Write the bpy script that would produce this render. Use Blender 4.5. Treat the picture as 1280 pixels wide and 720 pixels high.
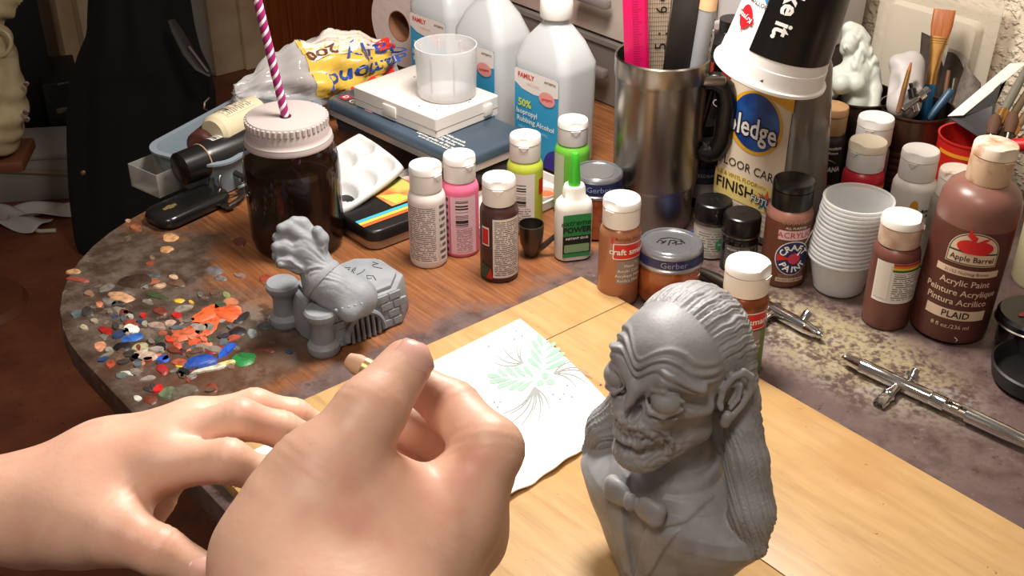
import bpy, bmesh, math, random
import numpy as np
from mathutils import Vector, Matrix, Euler

for _o in list(bpy.data.objects): bpy.data.objects.remove(_o)
SC = bpy.context.scene
COL = SC.collection
R = math.radians
PI = math.pi

# ---------------------------------------------------------------- camera
CAM_H, FPX, PITCH = 0.60, 1500.0, R(31)          # table top is z = 0
cam_d = bpy.data.cameras.new('camera'); cam = bpy.data.objects.new('camera', cam_d)
COL.objects.link(cam)
cam.location = (0, 0, CAM_H); cam.rotation_euler = (PI/2 - PITCH, 0, 0)
cam_d.sensor_width = 36; cam_d.lens = FPX/1280*36; cam_d.clip_start = .02; cam_d.clip_end = 30
SC.camera = cam
# ---------------------------------------------------------------- world, lamp, exposure
W = bpy.data.worlds.new('room_dimness'); SC.world = W; W.use_nodes = True
W.node_tree.nodes['Background'].inputs[0].default_value = (1, .88, .76, 1)
W.node_tree.nodes['Background'].inputs[1].default_value = .13
def area(name, loc, target, size, power, col):
    d = bpy.data.lights.new(name, 'AREA'); d.shape = 'DISK'; d.size = size; d.energy = power; d.color = col
    o = bpy.data.objects.new(name, d); COL.objects.link(o); o.location = loc
    o.rotation_euler = (Vector(target) - Vector(loc)).to_track_quat('-Z', 'Y').to_euler()
    return o
area('desk_lamp_light', (.04, 1.02, .74), (.0, .92, 0), .24, 9.5, (1, .93, .85))
area('fill_light', (-.25, -.15, 1.65), (-.15, 1.0, -.1), .40, 11.0, (1, .87, .74))  # added fill above the camera to brighten hands and background, no known lamp
SC.view_settings.view_transform = 'Standard'; SC.view_settings.look = 'None'
SC.view_settings.gamma = 1; SC.view_settings.use_curve_mapping = False
SC.view_settings.exposure = 0.22

# ---------------------------------------------------------------- coordinate helpers
_c, _s = math.cos(PITCH), math.sin(PITCH)
def ray(x, y):
    dx, dy = (x-640)/FPX, (360-y)/FPX
    return Vector((dx, _c+dy*_s, -_s+dy*_c))
def G(x, y, z=0.0):                       # where a sight line meets the height z
    d = ray(x, y); return Vector((0, 0, CAM_H)) + d*((z-CAM_H)/d.z)
def U(x, y, t):                           # a point at distance t along the view axis
    return Vector((0, 0, CAM_H)) + ray(x, y)*t
EU = Vector((math.cos(R(50)), -math.sin(R(50)), 0))      # along the plaster wall
NV = Vector((math.sin(R(50)), math.cos(R(50)), 0))       # towards the plaster wall
def UV(u, v, z=0): return EU*u + NV*v + Vector((0, 0, z))
ROT = R(-50)

# ---------------------------------------------------------------- materials
def lin(c):
    out = []
    for v in c[:3]:
        v = v/255
        out.append(v/12.92 if v <= .04045 else ((v+.055)/1.055)**2.4)
    return (*out, 1)
MATS = {}
def mat(name, col=(128,128,128), rough=.5, metal=0, col2=None, nscale=25, lo=.4, hi=.65, bump=0, bscale=150, trans=0,
        sss=0, coat=0, alpha=1, stretch=None, detail=4, spec=.5):
    if name in MATS: return MATS[name]
    m = bpy.data.materials.new(name); m.use_nodes = True; nt = m.node_tree; N = nt.nodes; L = nt.links
    b = N['Principled BSDF']
    b.inputs['Base Color'].default_value = lin(col); b.inputs['Roughness'].default_value = rough
    b.inputs['Metallic'].default_value = metal; b.inputs['Specular IOR Level'].default_value = spec
    if trans: b.inputs['Transmission Weight'].default_value = trans
    if sss:
        b.inputs['Subsurface Weight'].default_value = sss; b.inputs['Subsurface Radius'].default_value = (1, .35, .2)
        b.inputs['Subsurface Scale'].default_value = .006
    if coat: b.inputs['Coat Weight'].default_value = coat; b.inputs['Coat Roughness'].default_value = .08
    tc = N.new('ShaderNodeTexCoord'); src = tc.outputs['Object']
    if stretch:
        mp = N.new('ShaderNodeMapping'); mp.inputs['Scale'].default_value = stretch
        L.new(src, mp.inputs[0]); src = mp.outputs[0]
    if col2:
        n = N.new('ShaderNodeTexNoise'); n.inputs['Scale'].default_value = nscale; n.inputs['Detail'].default_value = detail
        L.new(src, n.inputs['Vector'])
        r = N.new('ShaderNodeValToRGB'); r.color_ramp.elements[0].position = lo; r.color_ramp.elements[1].position = hi
        r.color_ramp.elements[0].color = lin(col); r.color_ramp.elements[1].color = lin(col2)
        L.new(n.outputs['Fac'], r.inputs[0]); L.new(r.outputs[0], b.inputs['Base Color'])
    if bump:
        n2 = N.new('ShaderNodeTexNoise'); n2.inputs['Scale'].default_value = bscale; n2.inputs['Detail'].default_value = 5
        L.new(src, n2.inputs['Vector'])
        bp = N.new('ShaderNodeBump'); bp.inputs['Strength'].default_value = bump; bp.inputs['Distance'].default_value = .002
        L.new(n2.outputs['Fac'], bp.inputs['Height']); L.new(bp.outputs[0], b.inputs['Normal'])
    if alpha < 1: b.inputs['Alpha'].default_value = alpha
    MATS[name] = m; return m

def clear(name, col=(235,238,240), op=.3, rough=.15):     # thin clear or milky plastic film
    if name in MATS: return MATS[name]
    m = bpy.data.materials.new(name); m.use_nodes = True; nt = m.node_tree; N = nt.nodes; L = nt.links
    b = N['Principled BSDF']; b.inputs['Base Color'].default_value = lin(col); b.inputs['Roughness'].default_value = rough
    t = N.new('ShaderNodeBsdfTransparent'); x = N.new('ShaderNodeMixShader')
    lw = N.new('ShaderNodeLayerWeight'); lw.inputs[0].default_value = .35
    mr = N.new('ShaderNodeMapRange'); mr.inputs[3].default_value = op; mr.inputs[4].default_value = min(1, op+.4)
    L.new(lw.outputs['Facing'], mr.inputs[0]); L.new(mr.outputs[0], x.inputs[0])
    L.new(t.outputs[0], x.inputs[1]); L.new(b.outputs[0], x.inputs[2])
    L.new(x.outputs[0], N['Material Output'].inputs[0])
    MATS[name] = m; return m

def printed(name, bg, ink, lines=20, density=.5, cols=26, bars=False, rough=.5):   # small print or bar code on UV
    if name in MATS: return MATS[name]
    m = bpy.data.materials.new(name); m.use_nodes = True; nt = m.node_tree; N = nt.nodes; L = nt.links
    b = N['Principled BSDF']; b.inputs['Roughness'].default_value = rough
    uv = N.new('ShaderNodeUVMap'); sp = N.new('ShaderNodeSeparateXYZ'); L.new(uv.outputs[0], sp.inputs[0])
    def mth(op, a, bb=None):
        k = N.new('ShaderNodeMath'); k.operation = op
        for i, v in enumerate((a, bb)):
            if v is None: continue
            if isinstance(v, (int, float)): k.inputs[i].default_value = v
            else: L.new(v, k.inputs[i])
        return k.outputs[0]
    u, v = sp.outputs[0], sp.outputs[1]
    if bars:
        wn = N.new('ShaderNodeTexWhiteNoise'); wn.noise_dimensions = '1D'
        L.new(mth('FLOOR', mth('MULTIPLY', v if bars == 'v' else u, cols)), wn.inputs['W'])
        f = mth('GREATER_THAN', wn.outputs[0], .48)
    else:
        sv = mth('MULTIPLY', v, lines); row = mth('FLOOR', sv); fr = mth('FRACT', sv)
        band = mth('MULTIPLY', mth('GREATER_THAN', fr, .25), mth('LESS_THAN', fr, .78))
        n = N.new('ShaderNodeTexWhiteNoise'); n.noise_dimensions = '2D'
        cb = N.new('ShaderNodeCombineXYZ'); L.new(mth('FLOOR', mth('MULTIPLY', u, cols)), cb.inputs[0]); L.new(row, cb.inputs[1])
        L.new(cb.outputs[0], n.inputs['Vector'])
        gl = mth('LESS_THAN', n.outputs['Value'], density+.3)
        edge = mth('MULTIPLY', mth('GREATER_THAN', u, .06), mth('LESS_THAN', u, .94))
        edge = mth('MULTIPLY', edge, mth('MULTIPLY', mth('GREATER_THAN', v, .03), mth('LESS_THAN', v, .97)))
        f = mth('MULTIPLY', mth('MULTIPLY', band, gl), mth('MULTIPLY', edge, .85))
    mx = N.new('ShaderNodeMix'); mx.data_type = 'RGBA'
    mx.inputs['A'].default_value = lin(bg); mx.inputs['B'].default_value = lin(ink)
    L.new(f, mx.inputs['Factor']); L.new(mx.outputs['Result'], b.inputs['Base Color'])
    MATS[name] = m; return m

# ---------------------------------------------------------------- mesh helpers
class MB:
    def __init__(s): s.v = []; s.f = []; s.uv = None
    def add(s, vs, fs):
        o = len(s.v); s.v += [tuple(p) for p in vs]; s.f += [tuple(i+o for i in q) for q in fs]; return s
    def box(s, c, d, rz=0, M=None):
        x, y, z = d[0]/2, d[1]/2, d[2]/2
        vs = [Vector((a, b, e)) for e in (-z, z) for a, b in ((-x, -y), (x, -y), (x, y), (-x, y))]
        m = M if M else Matrix.Rotation(rz, 4, 'Z')
        return s.add([m @ p + Vector(c) for p in vs], [(3,2,1,0),(4,5,6,7),(0,1,5,4),(1,2,6,5),(2,3,7,6),(3,0,4,7)])
    def lathe(s, prof, n=32, c=(0,0,0), sx=1, sy=1, a0=0, a1=2*PI, M=None):
        full = abs(a1-a0-2*PI) < 1e-6; k = n if full else n+1
        vs, fs, rings = [], [], []
        for r, z in prof:
            if r <= 1e-7: rings.append([len(vs)]); vs.append((0, 0, z))
            else:
                rings.append(list(range(len(vs), len(vs)+k)))
                for i in range(k):
                    a = a0+(a1-a0)*i/n; vs.append((r*math.cos(a)*sx, r*math.sin(a)*sy, z))
        for A, B in zip(rings, rings[1:]):
            for i in range(n):
                j = (i+1) % k if full else i+1
                if len(A) == 1 and len(B) == 1: continue
                if len(A) == 1: fs.append((A[0], B[j], B[i]))
                elif len(B) == 1: fs.append((A[i], A[j], B[0]))
                else: fs.append((A[i], A[j], B[j], B[i]))
        vs = [(M @ Vector(p) if M else Vector(p)) + Vector(c) for p in vs]
        return s.add(vs, fs)
    def tube(s, pts, rad, n=8, caps=True, flat=1.0):
        pts = [Vector(p) for p in pts]
        if not isinstance(rad, (list, tuple)): rad = [rad]*len(pts)
        vs, fs = [], []; up = None
        for i, p in enumerate(pts):
            t = (pts[min(i+1, len(pts)-1)] - pts[max(i-1, 0)]).normalized()
            if up is None: up = Vector((0,0,1)) if abs(t.z) < .9 else Vector((1,0,0))
            a = t.cross(up).normalized(); b = a.cross(t).normalized(); up = b
            for k in range(n):
                q = 2*PI*k/n; vs.append(p + a*math.cos(q)*rad[i] + b*math.sin(q)*rad[i]*flat)
        for i in range(len(pts)-1):
            for k in range(n):
                fs.append((i*n+k, i*n+(k+1)%n, (i+1)*n+(k+1)%n, (i+1)*n+k))
        if caps: fs.append(tuple(reversed(range(n)))); fs.append(tuple(range((len(pts)-1)*n, len(pts)*n)))
        return s.add(vs, fs)
    def prism(s, poly, z0, z1):
        a = sum(poly[i][0]*poly[(i+1)%len(poly)][1]-poly[(i+1)%len(poly)][0]*poly[i][1] for i in range(len(poly)))
        if a < 0: poly = poly[::-1]
        n = len(poly)
        return s.add([(x, y, z0) for x, y in poly]+[(x, y, z1) for x, y in poly],
                     [tuple(reversed(range(n))), tuple(range(n, 2*n))]+[(i, (i+1)%n, n+(i+1)%n, n+i) for i in range(n)])
    def build(s, name, m, parent=None, bevel=0, smooth=35, seg=2, loc=None, rot=None):
        me = bpy.data.meshes.new(name); me.from_pydata(s.v, [], s.f)
        if s.uv:
            l = me.uv_layers.new(name='UVMap')
            l.data.foreach_set('uv', [c for lp in me.loops for c in s.uv[lp.vertex_index]])
        bm = bmesh.new(); bm.from_mesh(me)
        if not s.uv: bmesh.ops.recalc_face_normals(bm, faces=bm.faces)
        if bevel:
            ed = [e for e in bm.edges if len(e.link_faces) == 2 and e.calc_face_angle(0) > R(32)]
            bmesh.ops.bevel(bm, geom=ed, offset=bevel, segments=seg, affect='EDGES', profile=.5, clamp_overlap=True)
        bm.to_mesh(me); bm.free()
        return link(name, me, m, parent, smooth, loc, rot)
def link(name, me, m, parent=None, smooth=35, loc=None, rot=None):
    if smooth:
        me.polygons.foreach_set('use_smooth', [True]*len(me.polygons))
        if smooth < 180: me.set_sharp_from_angle(angle=R(smooth))
    if m and not me.materials: me.materials.append(m)
    o = bpy.data.objects.new(name, me); COL.objects.link(o)
    if parent: o.parent = parent
    if loc is not None: o.location = loc
    if rot is not None: o.rotation_euler = rot
    return o
def tag(o, label, cat, group=None, kind=None):
    if label: o['label'] = label
    if cat: o['category'] = cat
    if group: o['group'] = group
    if kind: o['kind'] = kind
    return o
def thing(name, label, cat, loc=(0,0,0), rz=0, group=None, rot=None):
    o = bpy.data.objects.new(name, None); COL.objects.link(o); o.empty_display_size = .02
    o.location = loc; o.rotation_euler = rot if rot else (0, 0, rz)
    return tag(o, label, cat, group)
def struct(o): o['kind'] = 'structure'; return o

def grid_mesh(name, f, nu, nv, m, parent=None, smooth=60, thick=0, uvs=True):   # surface f(u, v), u and v in 0..1
    vs, fs, uv = [], [], []
    for j in range(nv+1):
        for i in range(nu+1):
            vs.append(tuple(f(i/nu, j/nv))); uv.append((i/nu, j/nv))
    for j in range(nv):
        for i in range(nu):
            a = j*(nu+1)+i; fs.append((a, a+1, a+nu+2, a+nu+1))
    b = MB(); b.add(vs, fs); b.uv = uv
    o = b.build(name, m, parent, smooth=smooth)
    if thick:
        md = o.modifiers.new('thickness', 'SOLIDIFY'); md.thickness = thick; md.offset = 0
    return o
def cyl(r, a=0.0, z=0.0, taper=0.0, sx=1, sy=1):      # flat (x, y) to a round wall facing -Y; a = turn in radians
    def g(x, y, lift=0.0):
        rr = r + taper*y + lift; q = a + x/r
        return (rr*math.sin(q)*sx, -rr*math.cos(q)*sy, z+y)
    return g
def plane(o, ux, uy):
    o, ux, uy = Vector(o), Vector(ux).normalized(), Vector(uy).normalized(); n = ux.cross(uy)
    return lambda x, y, lift=0.0: tuple(o+ux*x+uy*y+n*lift)
def patch(name, g, x0, x1, y0, y1, m, parent, lift=.0003, nu=None, round_=0):
    nu = nu or max(2, int(abs(x1-x0)/.004))
    return grid_mesh(name, lambda u, v: g(x0+(x1-x0)*u, y0+(y1-y0)*v, lift), nu, 2, m, parent)
def shape(name, g, poly, m, parent, lift=.0006):       # flat outline on a surface
    bm = bmesh.new(); bm.faces.new([bm.verts.new((x, y, 0)) for x, y in poly])
    xs = [x for x, _ in poly]; ys = [y for _, y in poly]
    for lo, hi, ax, step in ((min(xs), max(xs), (1, 0, 0), .0035), (min(ys), max(ys), (0, 1, 0), .02)):
        q = lo+step
        while q < hi-1e-5:
            bmesh.ops.bisect_plane(bm, geom=list(bm.verts)+list(bm.edges)+list(bm.faces), plane_co=(q, q, 0), plane_no=ax); q += step
    bm.verts.index_update(); fl = [v.co.copy() for v in bm.verts]; fc = [tuple(v.index for v in f.verts) for f in bm.faces]; bm.free()
    tri = MB(); tri.add([g(c.x, c.y, lift) for c in fl], fc); tri.uv = [(c.x, c.y) for c in fl]
    return tri.build(name, m, parent, smooth=0)
def disc(cx, cy, rx, ry=None, n=24, rot=0):
    ry = ry or rx; out = []
    for i in range(n):
        a = 2*PI*i/n; x, y = rx*math.cos(a), ry*math.sin(a)
        out.append((cx+x*math.cos(rot)-y*math.sin(rot), cy+x*math.sin(rot)+y*math.cos(rot)))
    return out
def rrect(x0, x1, y0, y1, r=.002, n=4):
    out = []
    for cx, cy, a0 in ((x1-r, y1-r, 0), (x0+r, y1-r, PI/2), (x0+r, y0+r, PI), (x1-r, y0+r, 3*PI/2)):
        for i in range(n+1):
            a = a0+PI/2*i/n; out.append((cx+r*math.cos(a), cy+r*math.sin(a)))
    return out
_TX = {}
def glyphs(s, bold):
    if (s, bold) in _TX: return _TX[s, bold]
    cu = bpy.data.curves.new('t', 'FONT'); cu.body = s; cu.size = 1; cu.align_x = 'CENTER'; cu.align_y = 'CENTER'
    cu.resolution_u = 2; cu.offset = bold; cu.fill_mode = 'FRONT'
    o = bpy.data.objects.new('t', cu); COL.objects.link(o)
    dg = bpy.context.evaluated_depsgraph_get(); me = bpy.data.meshes.new_from_object(o.evaluated_get(dg))
    v = [(p.co.x, p.co.y) for p in me.vertices]; f = [tuple(p.vertices) for p in me.polygons]
    bpy.data.objects.remove(o); bpy.data.curves.remove(cu); bpy.data.meshes.remove(me)
    _TX[s, bold] = (v, f); return v, f
def text(s, g, x, y, size, m, parent, bold=0.0, rot=0, sx=1.0, slant=0.0, lift=.0008, name='lettering'):
    v, f = glyphs(s, bold)
    ca, sa = math.cos(rot), math.sin(rot); out = []
    for px, py in v:
        px, py = (px+py*slant)*size*sx, py*size
        out.append(g(x+px*ca-py*sa, y+px*sa+py*ca, lift))
    b = MB(); b.add(out, f); b.uv = [(0, 0)]*len(out)
    return b.build(name, m, parent, smooth=0)

# ---------------------------------------------------------------- sculpted (implicit surface) meshes
def surfnet(F, lo, h):
    s = F < 0; cnt = np.zeros(tuple(n-1 for n in F.shape), np.int8)
    for a in (0,1):
        for b in (0,1):
            for c in (0,1):
                cnt += s[a:s.shape[0]-1+a, b:s.shape[1]-1+b, c:s.shape[2]-1+c]
    mk = (cnt > 0) & (cnt < 8); idx = -np.ones(mk.shape, np.int64); ci = np.argwhere(mk); idx[mk] = np.arange(len(ci))
    acc = np.zeros((len(ci), 3)); n = np.zeros((len(ci), 1))
    cor = [np.array((a,b,c)) for a in (0,1) for b in (0,1) for c in (0,1)]
    for a in cor:
        for b in cor:
            if (b-a).sum() == 1 and (b-a).min() >= 0:
                A, B = ci+a, ci+b
                fa, fb = F[A[:,0],A[:,1],A[:,2]], F[B[:,0],B[:,1],B[:,2]]
                cr = (fa < 0) != (fb < 0); t = np.where(cr, fa/np.where(cr, fa-fb, 1), 0)
                acc += np.where(cr[:,None], a+t[:,None]*(b-a), 0); n += cr[:,None]
    V = np.array(lo)+h*(ci+acc/np.maximum(n, 1)); faces = []
    for ax in range(3):
        o1, o2 = (ax+1)%3, (ax+2)%3
        sa = np.take(s, range(0, s.shape[ax]-1), ax); sb = np.take(s, range(1, s.shape[ax]), ax)
        e = np.argwhere(sa != sb); e = e[(e[:,o1] > 0) & (e[:,o2] > 0) & (e[:,o1] < s.shape[o1]-1) & (e[:,o2] < s.shape[o2]-1)]
        inside = s[e[:,0], e[:,1], e[:,2]]
        q = []
        for d1, d2 in ((0,0), (-1,0), (-1,-1), (0,-1)):
            k = e.copy(); k[:,o1] += d1; k[:,o2] += d2; q.append(idx[k[:,0], k[:,1], k[:,2]])
        q = np.stack(q, 1); q[~inside] = q[~inside][:, ::-1]; faces.append(q)
    return V, np.concatenate(faces)
def smin(a, b, k): 
    h = np.clip(.5+.5*(b-a)/k, 0, 1); return b+(a-b)*h-k*h*(1-h)
def smax(a, b, k): return -smin(-a, -b, k)
def cone(P, a, b, ra, rb):
    a, b = np.array(a, np.float32), np.array(b, np.float32); d = b-a; L = float(d@d)+1e-12
    x, y, z = P[0]-a[0], P[1]-a[1], P[2]-a[2]
    t = np.clip((x*d[0]+y*d[1]+z*d[2])/L, 0, 1)
    return np.sqrt((x-t*d[0])**2+(y-t*d[1])**2+(z-t*d[2])**2)-(ra+(rb-ra)*t)
def ell(P, c, r, rz=0, rx=0, ry=0):
    x, y, z = P[0]-c[0], P[1]-c[1], P[2]-c[2]
    if rz: ca, sa = math.cos(rz), math.sin(rz); x, y = x*ca+y*sa, -x*sa+y*ca
    if rx: ca, sa = math.cos(rx), math.sin(rx); y, z = y*ca+z*sa, -y*sa+z*ca
    if ry: ca, sa = math.cos(ry), math.sin(ry); x, z = x*ca+z*sa, -x*sa+z*ca
    k = np.sqrt((x/r[0])**2+(y/r[1])**2+(z/r[2])**2); return (k-1)*min(r)
def chain(P, pts, rad, k):
    d = None
    for i in range(len(pts)-1):
        e = cone(P, pts[i], pts[i+1], rad[i], rad[i+1]); d = e if d is None else smin(d, e, k)
    return d
def sculpt(name, f, lo, hi, h, m, parent=None, disp=None, relax=1):
    ax = [np.arange(lo[i], hi[i]+h, h, dtype=np.float32) for i in range(3)]
    P = np.meshgrid(*ax, indexing='ij', sparse=True)
    F = f(P); F = np.broadcast_to(F, tuple(len(a) for a in ax)).astype(np.float32)
    V, Q = surfnet(F, lo, h)
    for _ in range(relax):
        A = np.zeros_like(V); n = np.zeros(len(V))
        for i in range(4):
            for j in (1, 3):
                np.add.at(A, Q[:,i], V[Q[:,(i+j)%4]]); np.add.at(n, Q[:,i], 1)
        V = .5*V+.5*A/np.maximum(n, 1)[:,None]
    if disp is not None:
        fn = np.cross(V[Q[:,2]]-V[Q[:,0]], V[Q[:,3]]-V[Q[:,1]]); N = np.zeros_like(V)
        for i in range(4): np.add.at(N, Q[:,i], fn)
        N /= np.linalg.norm(N, axis=1)[:,None]+1e-12
        V = V+N*disp(V, N)[:,None]
    me = bpy.data.meshes.new(name); me.vertices.add(len(V)); me.vertices.foreach_set('co', V.astype(np.float32).ravel())
    me.loops.add(Q.size); me.loops.foreach_set('vertex_index', Q.astype(np.int32).ravel())
    me.polygons.add(len(Q)); me.polygons.foreach_set('loop_start', np.arange(0, Q.size, 4, dtype=np.int32))
    me.update(calc_edges=True); me.validate()
    return link(name, me, m, parent, smooth=180)
def vnoise(x, seed=0):                          # smooth 1-D noise
    x = np.asarray(x, float); i = np.floor(x); t = x-i; t = t*t*(3-2*t)
    hh = lambda k: np.modf(np.abs(np.sin(k*127.1+seed*311.7)*43758.5453))[0]
    return hh(i)*(1-t)+hh(i+1)*t
# ================================================================= the setting
class NG:                                        # tiny helper to write shader maths
    def __init__(s, name):
        s.m = bpy.data.materials.new(name); s.m.use_nodes = True; s.N = s.m.node_tree.nodes; s.L = s.m.node_tree.links
        s.b = s.N['Principled BSDF']; s.tc = s.N.new('ShaderNodeTexCoord')
    def put(s, k, v):
        if isinstance(v, (int, float)): k.default_value = v
        elif isinstance(v, tuple): k.default_value = v
        else: s.L.new(v, k)
    def math(s, op, a, b=0.0, c=None):
        k = s.N.new('ShaderNodeMath'); k.operation = op; s.put(k.inputs[0], a); s.put(k.inputs[1], b)
        if c is not None: s.put(k.inputs[2], c)
        return k.outputs[0]
    def ss(s, x, a, b, lo=0.0, hi=1.0):
        k = s.N.new('ShaderNodeMapRange'); k.interpolation_type = 'SMOOTHSTEP'
        s.put(k.inputs[0], x); k.inputs[1].default_value = a; k.inputs[2].default_value = b; k.inputs[3].default_value = lo; k.inputs[4].default_value = hi
        return k.outputs[0]
    def mapped(s, scale=(1,1,1), rz=0, src=None):
        k = s.N.new('ShaderNodeMapping'); k.inputs['Rotation'].default_value = (0, 0, rz); k.inputs['Scale'].default_value = scale
        s.L.new(src or s.tc.outputs['Object'], k.inputs[0]); return k.outputs[0]
    def noise(s, vec, scale, detail=4, rough=.55):
        k = s.N.new('ShaderNodeTexNoise'); s.L.new(vec, k.inputs['Vector']); k.inputs['Scale'].default_value = scale
        k.inputs['Detail'].default_value = detail; k.inputs['Roughness'].default_value = rough; return k.outputs['Fac']
    def mix(s, f, a, b):
        k = s.N.new('ShaderNodeMix'); k.data_type = 'RGBA'; s.put(k.inputs['Factor'], f)
        for n, v in (('A', a), ('B', b)): s.put(k.inputs[n], lin(v) if isinstance(v, tuple) else v)
        return k.outputs['Result']
    def ramp(s, f, stops):
        k = s.N.new('ShaderNodeValToRGB'); s.L.new(f, k.inputs[0]); e = k.color_ramp.elements
        e[0].position, e[0].color = stops[0][0], lin(stops[0][1]); e[1].position, e[1].color = stops[-1][0], lin(stops[-1][1])
        for p, c in stops[1:-1]: q = e.new(p); q.color = lin(c)
        return k.outputs[0]
    def bump(s, h, strength, dist=.002):
        k = s.N.new('ShaderNodeBump'); k.inputs['Strength'].default_value = strength; k.inputs['Distance'].default_value = dist
        s.L.new(h, k.inputs['Height']); s.L.new(k.outputs[0], s.b.inputs['Normal'])
    def done(s, col, rough=.5):
        s.put(s.b.inputs['Base Color'], lin(col) if isinstance(col, tuple) else col); s.put(s.b.inputs['Roughness'], rough); return s.m

def table_material():
    g = NG('stained_wood'); uv = g.mapped(rz=R(50)); sp = g.N.new('ShaderNodeSeparateXYZ'); g.L.new(uv, sp.inputs[0]); u, v = sp.outputs[0], sp.outputs[1]
    grain = g.noise(g.mapped((2.2, 45, 1), src=uv), 6, 6, .6)
    wood = g.ramp(grain, [(.28, (96,56,30)), (.48, (130,80,44)), (.7, (152,98,58))])
    wn = g.N.new('ShaderNodeTexWhiteNoise'); wn.noise_dimensions = '1D'; g.L.new(g.math('FLOOR', g.math('MULTIPLY', v, 38)), wn.inputs['W'])
    wood = g.mix(g.math('MULTIPLY', wn.outputs[0], .35), wood, (96,48,20))
    n1 = g.noise(uv, 9, 6, .65); n2 = g.noise(uv, 38, 6, .65); n3 = g.noise(uv, 180, 4, .6); n4 = g.noise(uv, 4, 4)
    worn = g.ss(g.math('ADD', u, g.math('MULTIPLY', g.math('SUBTRACT', n1, .5), .18)), -.775, -.745)
    stain = g.ramp(n2, [(.25, (52,38,35)), (.42, (82,64,61)), (.58, (102,83,79)), (.75, (88,62,57))])
    stain = g.mix(g.ss(n1, .5, .62), stain, (94,75,73))
    stain = g.mix(g.ss(n3, .62, .72, 0, .5), stain, (140,122,114))
    stain = g.mix(g.ss(g.noise(uv, 70, 5, .7), .60, .68, 0, .8), stain, (58,34,28))
    # overspray of pale yellow and white powder
    du = g.math('MULTIPLY', g.math('SUBTRACT', u, -.50), 4.6); dv = g.math('MULTIPLY', g.math('SUBTRACT', v, .80), 10.5)
    rr = g.math('SQRT', g.math('ADD', g.math('POWER', du, 2), g.math('POWER', dv, 2)))
    pw = g.math('MULTIPLY', g.ss(rr, .85, .2), g.ss(g.math('ADD', g.math('MULTIPLY', n3, .6), g.math('MULTIPLY', n2, .4)), .42, .56))
    powder = g.mix(g.ss(n1, .45, .6), (184,172,128), (200,197,186))
    stain = g.mix(g.math('MULTIPLY', pw, .6), stain, powder)
    # older brown smudges on the bare wood
    sm = g.ss(g.noise(uv, 6, 6, .6), .52, .62, 0, .7)
    wood = g.mix(g.math('MULTIPLY', sm, g.ss(u, -.96, -.80)), wood, (110,72,60))
    # grey palette corner
    e1 = g.ss(g.math('ADD', v, g.math('MULTIPLY', g.math('SUBTRACT', n1, .5), .24)), .475, .42)
    e2 = g.ss(g.math('ADD', u, g.math('MULTIPLY', g.math('SUBTRACT', n1, .5), .08)), -.765, -.79)
    pm = g.math('MULTIPLY', e1, e2)
    smear = g.ramp(n2, [(.25, (34,28,24)), (.45, (64,54,46)), (.6, (90,80,72)), (.8, (52,36,26))])
    smear = g.mix(g.ss(g.noise(uv, 22, 5, .7), .56, .64, 0, .75), smear, (124,112,102))
    smear = g.mix(g.ss(n4, .48, .6, 0, .6), smear, (86,50,26))
    col = g.mix(worn, wood, stain); col = g.mix(g.math('MULTIPLY', pm, .93), col, smear)
    h = g.math('ADD', g.math('MULTIPLY', n3, .5), n2)
    g.bump(h, .25, .0015)
    return g.done(col, g.ss(n2, .3, .7, .38, .62))

def floor_material():
    g = NG('dark_red_floor'); p = g.mapped((1,1,1), R(50)); n = g.noise(p, 7, 6, .65); n2 = g.noise(p, 60, 5, .7)
    c = g.ramp(n, [(.3, (92,48,30)), (.55, (122,68,44)), (.75, (138,82,54))])
    c = g.mix(g.ss(n2, .6, .72, 0, .7), c, (44,20,12))
    g.bump(n2, .2); return g.done(c, .55)
def plaster_material():
    g = NG('cream_plaster'); p = g.mapped((1,1,1)); n = g.noise(p, 135, 3, .5); n2 = g.noise(p, 45, 4, .6); n3 = g.noise(p, 6, 3)
    c = g.mix(g.ss(n3, .4, .65), (232,220,198), (216,200,174))
    g.bump(g.math('ADD', g.ss(n, .45, .68), g.math('MULTIPLY', n2, .5)), .55, .006); return g.done(c, .8)
def panel_material():
    g = NG('red_brown_wood'); p = g.mapped((1,1,1), R(50)); q = g.mapped((40, 40, 1.5), src=p); n = g.noise(q, 3, 5, .6)
    return g.done(g.ramp(n, [(.3, (126,52,16)), (.7, (168,88,40))]), .4)

FZ = -.73
fl = struct(MB().box((0, 1.2, FZ-.02), (6, 6, .04)).build('floor', floor_material(), smooth=0)); tag(fl, 'dark reddish brown floor', None)
wb = MB().box(UV(-.25, 1.27, .5), (3.1, .08, 2.5), ROT).build('wall_right', plaster_material(), smooth=0); struct(wb); tag(wb, 'cream textured plaster wall', None)
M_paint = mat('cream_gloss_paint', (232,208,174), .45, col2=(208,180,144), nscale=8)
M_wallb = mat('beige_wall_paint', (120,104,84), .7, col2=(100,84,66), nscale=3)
UL = -3.25
def on_left(px, py, u=UL):                   # how far along the left wall a sight line lands
    d = ray(px, py); t_ = u/(d.x*EU.x+d.y*EU.y); return (Vector((0, 0, CAM_H))+d*t_).dot(NV)
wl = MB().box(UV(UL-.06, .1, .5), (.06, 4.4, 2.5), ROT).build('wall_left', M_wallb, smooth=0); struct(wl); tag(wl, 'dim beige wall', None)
dr = struct(bpy.data.objects.new('door_1', None)); COL.objects.link(dr); tag(dr, 'red-brown wooden door', None)
v0 = on_left(326, 50); MB().box(UV(UL-.01, v0+.38, .29), (.04, .76, 2.04), ROT).build('door_leaf', panel_material(), dr, bevel=.002)
MB().lathe([(0, 0), (.012, 0), (.012, .03), (.028, .04), (.03, .055), (.02, .068), (0, .07)], 24, M=Matrix.Rotation(PI/2, 4, 'Y')).build('door_knob', mat('door_knob_brass', (190,150,90), .3, .9), dr, loc=UV(UL+.01, v0+.06, .25), rot=(0, 0, ROT))
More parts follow.
